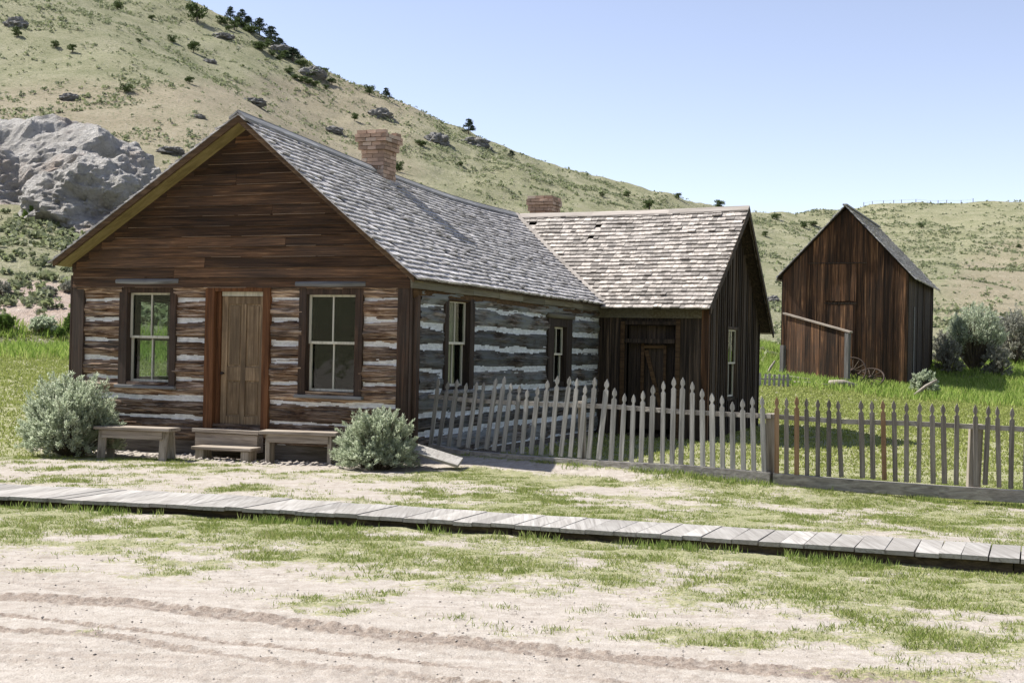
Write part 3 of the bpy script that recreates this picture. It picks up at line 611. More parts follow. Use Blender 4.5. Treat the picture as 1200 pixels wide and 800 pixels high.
def gbush(px, py, w, h, Y, mat, seed, lab, nb=160, per=40, leaf=.10, name='shrub', **k):
    a, b = ray(px, py); x = a*Y; z = g1(x, Y); s = Y/1500
    return bush(name, (x, Y, z), w*s/2, w*s/2*.8, h*s, nb, per, leaf, mat, seed, lab, stemr=.03, **k)
gbush(1083, 452, 34, 30, 47.5, M['sage'], 8, 'pale sagebrush at the right corner of the barn', name='sagebrush')
gbush(1142, 416, 92, 88, 58, M['sage'], 9, 'wide tangled grey shrub with bare dark stems right of the barn', 420, 40, .12, lowgap=.42, fill=1)
gbush(1112, 425, 38, 50, 57, M['sageg'], 29, 'dark twiggy shrub low at the left foot of the tangled shrub', 150, 34, .11)
gbush(1168, 424, 40, 42, 57, M['sageg'], 30, 'dark twiggy shrub low at the right foot of the tangled shrub', 150, 34, .11)
gbush(1190, 412, 60, 72, 62, M['sageg'], 10, 'grey twiggy shrub at the right picture edge behind the tangled shrub', 260, 40, .13)
gbush(1106, 418, 34, 48, 60, M['sageg'], 14, 'smaller grey shrub between the barn wall and the tangled shrub', 160, 40, .12)
gbush(38, 284, 24, 18, 76, M['green'], 11, 'bright green shrub at the foot of the large rock outcrop', 120, 40, .16)
gbush(50, 402, 36, 18, 47, M['sage'], 12, 'grey-green brush on the bank left of the cabin', 120, 40, .10)
gbush(84, 396, 22, 26, 47, M['green'], 13, 'green shrub just left of the cabin corner post', 110, 40, .10)
gbush(5, 402, 26, 18, 47, M['green'], 15, 'green shrub at the left picture edge below the bank', 110, 40, .10)
gbush(57, 372, 18, 10, 53, M['sageg'], 16, 'dark rounded brush on top of the bare pink bank', 90, 30, .10)
gbush(80, 372, 20, 14, 54, M['sageg'], 17, 'grey brush on the bank next to the cabin corner', 90, 30, .10)
gbush(2, 380, 24, 18, 52, M['sageg'], 18, 'purple-grey brush at the left edge on the bare bank', 90, 30, .10)
gbush(70, 405, 10, 12, 46.5, M['green'], 28, 'small green clump in the grass left of the cabin', 60, 30, .10)
for o in [o for o in COL.objects if o.name.startswith('shrub') and o.parent is None]: o['group'] = 'shrubs on the slopes'

# ------------------------------------------------------------------ CABIN
cab = empty('log_cabin', (CX, CY, 0), -TH, label='old brown log cabin with steep shingled roof, board-gabled front and a rear side wing', cat='cabin')
LX0, LX1 = -5.78, 0.0
def logwall(name, a0, a1, z0_, z1_, holes, rows, mp, mat, seed, step=.02, chinkp=.5, wav=.014, parent=cab, ckh=.050, rag=1.0):
    na = int((a1-a0)/step)+1; nz = int((z1_-z0_)/step)+1
    A, Z = np.meshgrid(np.linspace(a0, a1, na), np.linspace(z0_, z1_, nz)); 
    n = int((z1_-z0_)/rows); rg = np.random.default_rng(seed)
    b = np.linspace(z0_, z1_, n+1)+np.concatenate([[0], rg.uniform(-.03, .03, n-1), [0]])
    row = np.zeros_like(A, int); t = np.zeros_like(A); bb = [b[k]+wav*2*(fbm(A*.9, A*0+k*3.3, 3, seed+k)-.5)*2 for k in range(n+1)]
    for k in range(n):
        m = (Z >= bb[k]) & (Z <= bb[k+1]) if 0 < k < n-1 else ((Z <= bb[k+1]) if k == 0 else (Z >= bb[k]))
        row[m] = k; t[m] = ((Z-bb[k])/(bb[k+1]-bb[k])*2-1)[m]
    prof = np.sqrt(np.clip(1-np.abs(t)**2.0, 0, 1))
    rr = rg.uniform(0, 1, n)[row]; rd = rg.uniform(-.012, .014, n)[row]
    d = .090*prof+rd+rag*.026*(fbm(A*1.1+row*7, Z*17+row, 4, seed+50)-.5)*2+.022*(fbm(A*2.4, Z*44, 3, seed+51)-.5)
    # ragged splinters/ledges
    d += .018*sst(.55, .62, fbm(A*1.6+row*5, Z*26, 3, seed+52))
    ext = np.zeros_like(A)
    for k in range(n+1):
        e = sst(.47-.35*(chinkp-.5), .53-.35*(chinkp-.5), fbm(A*.55+k*9.1, A*0+k, 3, seed+60+k)); near = np.abs(Z-bb[k]) < .5*rows
        ext = np.where(near & (np.abs(Z-bb[k]) <= rows*.5), e, ext)
    ck = ckh+.010*(fbm(A*4, Z*14, 3, seed+70)-.5)-.09*(1-ext)+.045*rag*(fbm(A*1.3, Z*0+1.0, 3, seed+71)-.5)
    chink = ((ck > d)*1.0)*ext; d = np.maximum(d, np.where(ext > .3, ck, -.01))
    V = np.stack([np.vectorize(float)(A).ravel(), d.ravel(), Z.ravel()], 1); V = mp(V)
    ix = np.arange(na*nz).reshape(nz, na); q = np.stack([ix[:-1, :-1], ix[:-1, 1:], ix[1:, 1:], ix[1:, :-1]], -1).reshape(-1, 4)
    ca = A.ravel()[q].mean(1); cz_ = Z.ravel()[q].mean(1); keep = np.ones(len(q), bool)
    for (h0, h1, k0, k1) in holes: keep &= ~((ca > h0) & (ca < h1) & (cz_ > k0) & (cz_ < k1))
    me = np_mesh(name, V, q[keep], 4, True, {'chink': chink.ravel(), 'row': rr.ravel()})
    # make the step edges read
    o = link(name, me, mat, parent); return o
WL = (-4.93, -3.89, 1.01, 2.53); WR = (-1.77, -.74, .96, 2.49); DR = (-3.36, -2.25, .43, 2.53)
def shr(w, e): return (w[0]+e, w[1]-e, w[2]+e, w[3]-e)
fm = lambda V: np.stack([V[:, 0], -V[:, 1], V[:, 2]], 1)
logwall('log_wall', -5.72, -.05, .22, 2.62, [shr(WL, .05), shr(WR, .05), shr(DR, .05)], .27, fm, M['logf'], 5, .0115, 1.25, ckh=.058, rag=.7)
sm = lambda V: np.stack([V[:, 1], V[:, 0], V[:, 2]], 1)
S1 = (.82, 1.86, 1.05, 2.45); S2 = (5.08, 6.33, 1.0, 2.24)
logwall('log_wall', .02, 8.0, .12, 2.55, [shr(S1, .05), shr(S2, .05)], .30, sm, M['logs'], 9, .016, 2.0, ckh=.066, rag=.32)
lm = lambda V: np.stack([-5.78-V[:, 1], V[:, 0], V[:, 2]], 1)
SL = (1.2, 2.45, 1.0, 2.45)
logwall('log_wall', .02, 13.0, .1, 2.7, [shr(SL, .05)], .30, lm, M['logs'], 12, .04, .6)
# inner shell walls (0.15 inside), with the same openings
def panelwall(mb, a0, a1, z0_, z1_, holes, f, th=.06):
    xs = sorted({a0, a1, *[h for q in holes for h in q[:2]]}); zs = sorted({z0_, z1_, *[h for q in holes for h in q[2:]]})
    for i in range(len(xs)-1):
        for j in range(len(zs)-1):
            ca = (xs[i]+xs[i+1])/2; cz_ = (zs[j]+zs[j+1])/2
            if any(h[0] < ca < h[1] and h[2] < cz_ < h[3] for h in holes): continue
            p = [f(a, b, z) for z in (zs[j], zs[j+1]) for a, b in ((xs[i], 0), (xs[i+1], 0), (xs[i+1], th), (xs[i], th))]; mb.hexa(p)
iw = MB()
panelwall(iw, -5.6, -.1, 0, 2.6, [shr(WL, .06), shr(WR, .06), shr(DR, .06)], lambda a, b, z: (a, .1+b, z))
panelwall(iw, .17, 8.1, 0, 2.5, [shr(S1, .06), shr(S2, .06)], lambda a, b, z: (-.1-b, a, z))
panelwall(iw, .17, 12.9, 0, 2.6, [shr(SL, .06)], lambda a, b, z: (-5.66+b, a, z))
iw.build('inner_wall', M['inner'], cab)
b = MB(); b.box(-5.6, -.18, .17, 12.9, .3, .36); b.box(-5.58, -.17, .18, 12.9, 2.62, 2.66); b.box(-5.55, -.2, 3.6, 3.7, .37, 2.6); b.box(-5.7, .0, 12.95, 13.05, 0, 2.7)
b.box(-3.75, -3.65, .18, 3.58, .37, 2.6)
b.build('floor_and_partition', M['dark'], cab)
# foundation sill
b = MB(); b.box(-5.76, -.02, -.03, .09, -.1, .215); b.box(-.09, .03, .1, 8.0, -.1, .115); b.box(-5.80,-5.70,.1,13,-.1,.1); b.build('foundation_beam', M['oldd'], cab)
# corner boards
b = MB(); b.box(-5.82, -5.60, -.115, -.03, .0, 2.66); b.box(-5.86, -5.825, -.115, .10, .0, 2.66); b.build('corner_board', M['trim'], cab, bevel=.004)
b = MB(); b.box(-.19, -.005, -.125, -.03, .05, 2.56); b.box(.0, .035, -.125, -.02, .05, 2.56); b.build('corner_board', M['trim'], cab, bevel=.004)
b = MB(); b.box(.04, .10, -.085, .015, .05, 2.52);  b.build('corner_board', M['trim'], cab, bevel=.004)
# roof geometry
def zr(v): return np.interp(v, [-.5, 1.5, 3.6, 5, 6.4, 8.2, 10, 13.6], [4.93, 4.82, 4.70, 4.64, 4.59, 4.58, 4.61, 4.60])
UR = -2.62
def ur(v): return float(np.interp(v, [-.5, 13.6], [-2.64, -2.62]))
def ze(v): return np.interp(v, [-.5, 4, 8, 13.6], [2.62, 2.60, 2.59, 2.58])
def slopeR(v, t): return Vector((ur(v)+(.21-ur(v))*t, v, float(zr(v)+(ze(v)-zr(v))*t)-.03*math.sin(PI*t)))
def slopeL(v, t): return Vector((ur(v)+(-5.92-ur(v))*t, v, float(zr(v)+(2.86-zr(v))*t)))
def shingles(name, S_, a0, a1, L, expo, mat, parent, seed, wmin=.09, wmax=.19, tk=.016, cut=None, t1=1.015, flip=1):
    rg = random.Random(seed); mb = MB(); n = int(L/expo)
    for r in range(n+1):
        t = min(1.02, (r+1)*expo/L)*t1; tt = t-1.45*expo/L
        a = a0+rg.uniform(-.1, 0)
        ph = rg.uniform(0, 9)
        while a < a1:
            w = rg.uniform(wmin, wmax); b0 = max(a, a0-.02); b1 = min(a+w-.004, a1+.02); a += w
            if b1-b0 < .02 or (cut and cut((b0+b1)/2, t)): continue
            if rg.random() < .012: continue
            dt = rg.uniform(-.012, .012)/L+.008*math.sin(a*1.3+ph)/L; lift = rg.uniform(0, .006)+(.02 if rg.random() < .03 else 0); k = tk*rg.uniform(.7, 1.5)
            tb = min(t+dt, 1.03); tu = max(tt, -.01)
            P = [S_(b0, tb), S_(b1, tb), S_(b1, tu), S_(b0, tu)]
            nrm = (P[1]-P[0]).cross(P[3]-P[0]).normalized()*flip
            if nrm.z < 0: nrm = -nrm
            lo = [P[0]+nrm*(.004+lift), P[1]+nrm*(.004+lift), P[2]+nrm*.001, P[3]+nrm*.001]
            k += .006
            hi = [P[0]+nrm*(.004+lift+k+.008), P[1]+nrm*(.004+lift+k+.008), P[2]+nrm*.004, P[3]+nrm*.004]
            mb.hexa(lo+hi)
    return mb.build(name, mat, parent)
def deck(mb, S_, a0, a1, th, n=14, t1=.995):
    for i in range(n):
        p, q = a0+(a1-a0)*i/n, a0+(a1-a0)*(i+1)/n
        P = [S_(p, 0), S_(q, 0), S_(q, t1), S_(p, t1)]; nr = Vector((0, 0, -th))
        mb.hexa([x+nr for x in P]+[x-Vector((0, 0, .03)) for x in P])
rf = MB(); deck(rf, slopeR, -.40, 13.5, .075); deck(rf, slopeL, -.40, 13.5, .075)
roof = rf.build('roof', M['darktrimx'], cab)
for S_ in (slopeL, slopeR):
    b = MB()
    for i in range(3):
        v0_ = -.39+.105*i; P = [S_(v0_, .0), S_(v0_+.10, .0), S_(v0_+.10, .99), S_(v0_, .99)]
        b.hexa([x+Vector((0, 0, -.092)) for x in P]+[x+Vector((0, 0, -.078)) for x in P])
    b.build('soffit', M['soffit'], roof)
shingles('shingles', slopeR, -.44, 10.3, 3.7, .128, M['shg'], roof, 1, cut=lambda a, t: a > 7.95+(1-t)*2.3+.05)
shingles('shingles', slopeL, -.44, 13.5, 3.9, .135, M['shg'], roof, 2)
# ridge cap
b = MB()
for i in range(11):
    p, q = -.46+i*1.04, -.46+(i+1)*1.04
    if q > 10.4: q = 10.4
    for sgn, S_ in ((1, slopeR), (-1, slopeL)):
        P = [S_(p, -.002), S_(q, -.002), S_(q, .045), S_(p, .045)]; up = Vector((0, 0, .035)); 
        b.hexa([x+up for x in P]+[x+up*1.9 for x in P])
b.build('ridge_cap', M['ridge'], roof)
# barge boards
for S_ in (slopeL, slopeR):
    b = MB(); o_ = Vector((0, -.03, 0)); P0 = S_(-.42, .0)+Vector((0, 0, -.005)); P1 = S_(-.42, 1.0)+Vector((0, 0, -.005)); dn = Vector((0, 0, -.10))
    b.hexa([P0+o_+dn, P1+o_+dn*.8, P1+dn*.8-o_*.1, P0+dn-o_*.1, P0+o_, P1+o_, P1-o_*.1, P0-o_*.1]); b.build('barge_board', M['barge'], roof)
# rake moulding under soffit against wall
for S_ in (slopeL, slopeR):
    b = MB(); P0 = S_(-.13, .0)+Vector((0, 0, -.075)); P1 = S_(-.13, .97)+Vector((0, 0, -.075)); dn = Vector((0, 0, -.14)); o_ = Vector((0, .04, 0))
    b.hexa([P0+dn, P1+dn, P1+dn+o_, P0+dn+o_, P0, P1, P1+o_, P0+o_]); b.build('rake_trim', M['trimx'], roof)
# eave board right side, with rafter underside
b = MB()
for i in range(8):
    v0, v1 = -.38+i*1.02, -.38+(i+1)*1.02-.004; v1 = min(v1, 7.76)
    zt = float(ze(v0))-.03; b.box(.13, .165, v0, v1, zt-.12-random.uniform(0, .02), zt, jit=.003)
b.build('eave_board', M['eave'], cab)
b = MB(); b.tube([(.03, -.1, 2.42), (.04, 3, 2.43), (.02, 8.0, 2.40)], .085, 10); b.build('plate_log', M['barge'], cab, smooth=True)
# gable clapboards
b = MB(); be = MB(); z = 2.47; k = 0
def rakeu(z, side):
    if side < 0: return -2.64-(4.80-z)/(4.93-2.86)*(3.28)
    return -2.64+(4.80-z)/(4.93-2.62)*(2.85)
while z < 4.72:
    h = .150; l0 = max(rakeu(z+h*.5, -1), -5.80); l1 = min(rakeu(z+h*.5, 1), .0)
    segs = [(l0, l1)]
    if l1-l0 > 2 and k % 3 == 1: c = random.uniform(l0+.8, l1-.8); segs = [(l0, c-.002), (c+.002, l1)]
    if k % 5 == 2 and l1-l0 > 3: c = random.uniform(l0+.8, l1-.8); segs = [(l0, c-.002), (c+.002, l1)]
    for p, q in segs:
        if q-p < .05: continue
        dz = random.uniform(-.004, .004)
        b.hexa([(p, -.142, z+dz), (q, -.142, z+dz), (q, -.10, z+dz), (p, -.10, z+dz), (p, -.122, z+h+.012+dz), (q, -.122, z+h+.012+dz), (q, -.10, z+h+.012+dz), (p, -.10, z+h+.012+dz)])
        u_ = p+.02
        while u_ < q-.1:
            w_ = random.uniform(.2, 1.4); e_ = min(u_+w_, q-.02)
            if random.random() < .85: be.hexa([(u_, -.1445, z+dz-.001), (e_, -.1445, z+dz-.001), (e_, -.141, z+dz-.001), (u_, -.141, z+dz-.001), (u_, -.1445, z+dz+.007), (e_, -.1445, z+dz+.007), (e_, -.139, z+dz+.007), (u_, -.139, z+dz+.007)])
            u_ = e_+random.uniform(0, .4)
    z += h; k += 1
gc = b.build('gable_clapboards', M['clap'], cab); be.build('painted_lit_edges', M['clapedge'], gc)  # thin pale strips paint the lit lower edges of the clapboards
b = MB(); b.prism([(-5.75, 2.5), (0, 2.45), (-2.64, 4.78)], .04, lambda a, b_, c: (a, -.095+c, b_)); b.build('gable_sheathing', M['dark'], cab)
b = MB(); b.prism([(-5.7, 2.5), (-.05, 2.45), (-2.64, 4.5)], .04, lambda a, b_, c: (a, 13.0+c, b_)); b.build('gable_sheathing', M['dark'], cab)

# windows
def window(w, f, nx_=1, sashpos=.03, parent=cab, mcas='trim', cap=True, mcap='sill', ins=.06, frame_in=(.17, .11, .05, .15), pale='sash', name='window', sill=True, lowdrop=0, casd=.075, curtain=False):
    # w=(a0,a1,z0,z1) casing outer; f(a,b,z): b outward positive
    a0, a1, z0_, z1_ = w
    def bx(mb, p, q, b0, b1, r, s, j=0): mb.hexa([f(p, b0, r), f(q, b0, r), f(q, b1, r), f(p, b1, r), f(p, b0, s), f(q, b0, s), f(q, b1, s), f(p, b1, s)])
    cl, cr, cb, ct = frame_in
    m = MB(); bx(m, a0, a0+cl, -.12, casd+.035, z0_, z1_); bx(m, a1-cr, a1, -.12, casd+.037, z0_, z1_-.0); bx(m, a0+cl+.001, a1-cr-.001, -.12, casd+.03, z1_-ct, z1_-.003); bx(m, a0+cl+.001, a1-cr-.001, -.12, casd, z0_, z0_+cb-.001)
    W = m.build(name, M[mcas], parent, bevel=.003)
    s0, s1, y0_, y1_ = a0+cl+.004, a1-cr-.004, z0_+cb, z1_-ct-.002; zm = (y0_+y1_)/2+lowdrop
    for (za, zb, bo) in ((zm-.012, y1_, sashpos), (y0_, zm+.012, sashpos-.035)):
        m = MB(); t = .036
        bx(m, s0, s0+t, bo-.03, bo, za, zb); bx(m, s1-t, s1, bo-.03, bo, za, zb); bx(m, s0+t, s1-t, bo-.03, bo-.001, zb-t*.8, zb); bx(m, s0+t, s1-t, bo-.03, bo-.001, za, za+t*.95)
        c = (s0+s1)/2; bx(m, c-.011, c+.011, bo-.028, bo-.003, za+t*.95, zb-t*.8)
        m.build('sash', M[pale], W)
        m = MB(); bx(m, s0+t*.5, s1-t*.5, bo-.019, bo-.015, za+.01, zb-.01); m.build('pane', M['glass'], W)
    if sill: m = MB(); bx(m, a0-.03, a1+.03, -.02, casd+.085, z0_-.05, z0_-.004); m.build('sill', M['sill'], W, bevel=.004)
    if cap: 
        m = MB(); p = [f(a0-.05, casd+.03, z1_+.035), f((a0+a1)/2, casd+.05, z1_+.03), f(a1+.05, casd+.03, z1_+.035)]; m.tube(p, .045, 10); m.build('lintel', M[mcap], W, smooth=True)
    if curtain:
        m = MB(); n = 24
        for i in range(n):
            p = s0+(s1-s0)*i/n; q = s0+(s1-s0)*(i+1)/n; ba = -.13-.015*(i % 2); bb_ = -.13-.015*((i+1) % 2)
            m.hexa([f(p, ba-.004, y0_), f(q, bb_-.004, y0_), f(q, bb_, y0_), f(p, ba, y0_), f(p, ba-.004, y1_), f(q, bb_-.004, y1_), f(q, bb_, y1_), f(p, ba, y1_)])
        m.build('curtain', M['curtain'], W)
    return W
M['curtain'] = mat_simple('curtain_cloth', (.20, .21, .17), (.33, .34, .28), 9, .9, .1)
ff = lambda a, b_, z: (a, -b_, z); fs = lambda a, b_, z: (b_, a, z); fl = lambda a, b_, z: (-5.78-b_, a, z)
window(WL, ff, frame_in=(.15, .11, .05, .13)); window(WR, ff, frame_in=(.12, .12, .05, .11))
window(S1, fs, frame_in=(.12, .17, .05, .09), cap=False, curtain=True, mcas='darktrim'); window(S2, fs, frame_in=(.30, .30, .10, .16), mcap='eave', mcas='darktrim')
window(SL, fl, frame_in=(.1, .1, .05, .1), cap=False)
# door
b = MB(); 
b.box(-3.36, -3.20, -.125, .05, .40, 2.53); b.box(-2.37, -2.25, -.123, .05, .40, 2.53); b.box(-3.199, -2.371, -.12, .05, 2.42, 2.527)
b.box(-3.199, -3.13, -.06, .04, .43, 2.419)
b.build('door_frame', M['dframe'], cab, bevel=.004)
b = MB(); b.box(-3.129, -2.372, -.03, .03, 2.355, 2.418); 
b.build('door_header', M['sash'], cab)
d = MB(); x0, x1 = -3.128, -2.373; zt = 2.35
d.box(x0, x1, .0, .03, .44, zt)
st = .10; mid = (x0+x1)/2
d.box(x0, x0+st, -.022, -.001, .44, zt); d.box(x1-st, x1, -.022, -.001, .44, zt); d.box(mid-.04, mid+.04, -.021, -.001, .445, zt-.11)
d.box(x0+st, x1-st, -.020, -.001, zt-.11, zt-.001)
for z_, zz in ((.441, .60), (1.12, 1.32)): d.box(x0+st+.001, mid-.041, -.020, -.001, z_, zz); d.box(mid+.041, x1-st-.001, -.020, -.001, z_, zz)
for p, q in ((x0+st+.03, mid-.07), (mid+.07, x1-st-.03)):
    for r, s in ((.63, 1.09), (1.35, zt-.14)): d.box(p, q, -.010, -.001, r, s)
dr = d.build('door', M['door'], cab, bevel=.003)
b = MB(); b.tube([(x0+.05, -.022, 1.22), (x0+.05, -.06, 1.22), (x0+.05, -.075, 1.22)], [.012, .012, .026], 10); b.build('door_knob', M['iron'], dr, smooth=True)
b = MB(); b.box(-3.42, -2.28, -.30, -.10, .36, .415, jit=.004); b.box(-3.38, -2.32, -.27, -.10, .10, .355, jit=.004); b.build('threshold', M['old'], cab, bevel=.004)

# chimneys
def chimney(u, v, zb, zt, w, dep, seed, cap=.06):
    rg = random.Random(seed); m = MB(); core = MB(); hb = .068; n = int((zt-zb)/hb)
    core.box(u-w/2+.02, u+w/2-.02, v-dep/2+.02, v+dep/2-.02, zb, zt-.10)
    for k in range(n):
        z_ = zb+k*hb; e = 0
        top = n-1-k
        if top in (1, 2): e = cap
        elif top in (3, 4): e = cap*.5
        elif top == 0: e = cap*.75
        W, D = w/2+e, dep/2+e
        for side in range(4):
            L = 2*(W if side % 2 == 0 else D); nb = max(2, round(L/.2)); off = (k % 2)*.5
            for i in range(-1, nb+1):
                p = max(-L/2, -L/2+(i+off)*L/nb+.004); q = min(L/2, -L/2+(i+1+off)*L/nb-.004)
                if q-p < .03: continue
                if top == 0 and rg.random() < .25: continue
                j = rg.uniform(-.006, .006); dd = .09
                zz0, zz1 = z_+.004, z_+hb-.004
                if side == 0: m.box(u+p, u+q, v-D+j, v-D+dd, zz0, zz1, jit=.003)
                if side == 2: m.box(u+p, u+q, v+D-dd, v+D+j, zz0, zz1, jit=.003)
                if side == 1: m.box(u+W-dd, u+W+j+.002, v+p+.001, v+q-.001, zz0+.001, zz1-.001, jit=.003)
                if side == 3: m.box(u-W+j-.002, u-W+dd, v+p+.001, v+q-.001, zz0+.001, zz1-.001, jit=.003)
    c = m.build('chimney', M['brick'], cab); core.build('mortar_core', M['mortar'], c); return c
chimney(-2.60, 3.75, 4.35, 5.38, .43, .46, 3, .085)
chimney(-2.22, 10.9, 4.2, 5.13, .50, .50, 4)

# ---- wing
VR, ZRW = 10.3, 4.66
UE, UP = 2.33, 2.50
def wf(a, t): # a = u, t 0 ridge ->1 front eave
    zrw = np.interp(a, [-2.6, 0, 2.5], [4.60, 4.60, 4.66]); k = a
    return Vector((a-(UP-UE)*t*sst(0, 2.3, a), VR+(7.72-VR)*t, float(zrw+(2.54-zrw)*t)-.035*math.sin(PI*t)))
def wr(a, t):
    zrw = np.interp(a, [-2.6, 0, 2.5], [4.60, 4.60, 4.66]); return Vector((a, VR+(13.25-VR)*t, float(zrw+(2.20-zrw)*t)))
rf = MB(); deck(rf, wf, .0, UP-.05, .05, 6); deck(rf, wr, -2.6, UP-.05, .05, 6)
for i in range(6):
    p, q = -2.6+2.6*i/6, -2.6+2.6*(i+1)/6; tp, tq = max(.0, 1+(p)/2.6-1), 0
wroof = rf.build('wing_roof', M['darkv'], cab)
shingles('shingles', wf, -2.6, UP, 3.34, .135, M['shb'], wroof, 5, .09, .2, .018, cut=lambda a, t: a < .21-(1-t)*2.82-.05)
shingles('shingles', wr, -2.6, UP, 3.8, .14, M['shb'], wroof, 6, .1, .2)
b = MB()
for i in range(3):
    p, q = -2.55+i*1.69, -2.55+(i+1)*1.69
    for S_ in (wf, wr):
        P = [S_(p, 0), S_(q, 0), S_(q, .045), S_(p, .045)]; up = Vector((0, 0, .035)); b.hexa([x+up for x in P]+[x+up*1.8 for x in P])
b.build('ridge_cap', M['ridgex'], wroof)
for S_, n_ in ((wf, 1), (wr, 1)):
    b = MB(); P0 = S_(UP, 0); P1 = S_(UP, 1.0); o_ = Vector((.03, 0, 0)); dn = Vector((0, 0, -.15))
    b.hexa([P0+dn, P1+dn, P1+dn+o_, P0+dn+o_, P0, P1, P1+o_, P0+o_]); b.build('barge_board', M['darkv'], wroof)
# valley flashing
b = MB()
for i in range(8):
    t0_, t1_ = i/8, (i+1)/8
    def vp(t): return Vector((-2.6+(.23+2.6)*t, 10.15-(10.15-7.78)*t, 0))
    A_, B_ = vp(t0_), vp(t1_)
    za = float(zr(A_.y)+(ze(A_.y)-zr(A_.y))*t0_)-.03*math.sin(PI*t0_)+.035; zb_ = float(zr(B_.y)+(ze(B_.y)-zr(B_.y))*t1_)-.03*math.sin(PI*t1_)+.035
    A_.z = za; B_.z = zb_; s_ = Vector((.035, .03, 0))
    b.hexa([A_-s_, B_-s_, B_+s_, A_+s_, A_-s_+Vector((0, 0, .02)), B_-s_+Vector((0, 0, .02)), B_+s_+Vector((0, 0, .02)), A_+s_+Vector((0, 0, .02))])
b.build('valley_board', M['ridgex'], wroof)
def boards(mb, a0, a1, zlo, ztop, f, wmin=.13, wmax=.26, th=.03, batten=0, seed=0, holes=(), drop=0):
    rg = random.Random(seed); a = a0
    while a < a1-.01:
        w = min(rg.uniform(wmin, wmax), a1-a); p, q = a+.003, a+w-.003; a += w; th_ = th+rg.uniform(0, .014)
        segs = [(zlo+rg.uniform(0, .05), None)]
        c = (p+q)/2
        for h in holes:
            if h[0] < c < h[1]: segs = [(zlo, h[2]), (h[3], None)]
        for r, s in segs:
            sp = s if s is not None else ztop(p); sq = s if s is not None else ztop(q)
            if min(sp, sq)-r < .02: continue
            mb.hexa([f(p, 0, r), f(q, 0, r), f(q, th_, r), f(p, th_, r), f(p, 0, sp), f(q, 0, sq), f(q, th_, sq), f(p, th_, sp)])
            if batten and rg.random() < batten: mb.hexa([f(q-.02, .03, r), f(q+.03, .03, r), f(q+.03, th+.035, r), f(q-.02, th+.035, r), f(q-.02, .03, sq-.03), f(q+.03, .03, sq-.03), f(q+.03, th+.035, sq-.03), f(q-.02, th+.035, sq-.03)])
WD = (.62, 1.62, .1, 2.22)
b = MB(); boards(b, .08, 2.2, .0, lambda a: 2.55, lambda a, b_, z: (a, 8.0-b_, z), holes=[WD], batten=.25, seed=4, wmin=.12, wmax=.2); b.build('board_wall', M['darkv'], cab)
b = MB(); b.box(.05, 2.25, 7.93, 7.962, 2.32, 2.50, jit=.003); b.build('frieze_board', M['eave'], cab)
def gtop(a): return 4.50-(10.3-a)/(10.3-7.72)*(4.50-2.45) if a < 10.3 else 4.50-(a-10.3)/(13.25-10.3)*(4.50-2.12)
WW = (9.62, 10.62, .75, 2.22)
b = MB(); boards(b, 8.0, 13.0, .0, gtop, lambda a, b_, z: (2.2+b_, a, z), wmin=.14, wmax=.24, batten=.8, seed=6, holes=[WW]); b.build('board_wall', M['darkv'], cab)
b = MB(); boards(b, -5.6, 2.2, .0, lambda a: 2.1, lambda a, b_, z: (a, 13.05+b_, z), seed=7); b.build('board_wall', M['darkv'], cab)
b = MB(); b.box(2.14, 2.28, 7.93, 8.03, 0, 2.5); b.build('corner_board', M['barnv'], cab)
b = MB(); b.box(1.64, 1.72, 7.925, 7.955, .0, 2.3); b.box(.54, .62, 7.925, 7.955, 0, 2.25); b.build('door_post', M['barge'], cab)
b = MB(); b.box(.62, 1.62, 7.93, 7.99, 1.84, 1.92); b.box(.60, 1.66, 7.93, 7.99, 2.19, 2.26); b.build('door_head', M['darkv'], cab)
# wing door leaf with diagonal brace
b = MB(); boards(b, .66, 1.60, .15, lambda a: 2.18, lambda a, b_, z: (a, 8.12-b_, z), seed=9, wmin=.14, wmax=.2); wd = b.build('wing_door', M['darkv'], cab)
b = MB(); b.box(.93, .99, 8.03, 8.055, .15, 1.83); b.box(1.38, 1.43, 8.03, 8.055, .15, 1.8); b.box(.99, 1.38, 8.03, 8.05, 1.74, 1.80)
b.hexa([(1.30, 8.03, .6), (1.38, 8.03, .6), (1.38, 8.05, .6), (1.30, 8.05, .6), (.99, 8.03, 1.70), (1.07, 8.03, 1.70), (1.07, 8.05, 1.70), (.99, 8.05, 1.70)])
b.build('door_brace', M['barge'], wd)
fw = lambda a, b_, z: (2.2+b_, a, z)
window(WW, fw, frame_in=(.06, .06, .04, .06), cap=False, sill=False, curtain=True, mcas='darkv', casd=.04)
b = MB(); b.box(.0, 2.0, 8.5, 8.55, 0, 2.4); b.box(.02, 2.1, 8.1, 12.9, 2.3, 2.34); b.build('wing_inner_wall', M['dark'], cab)

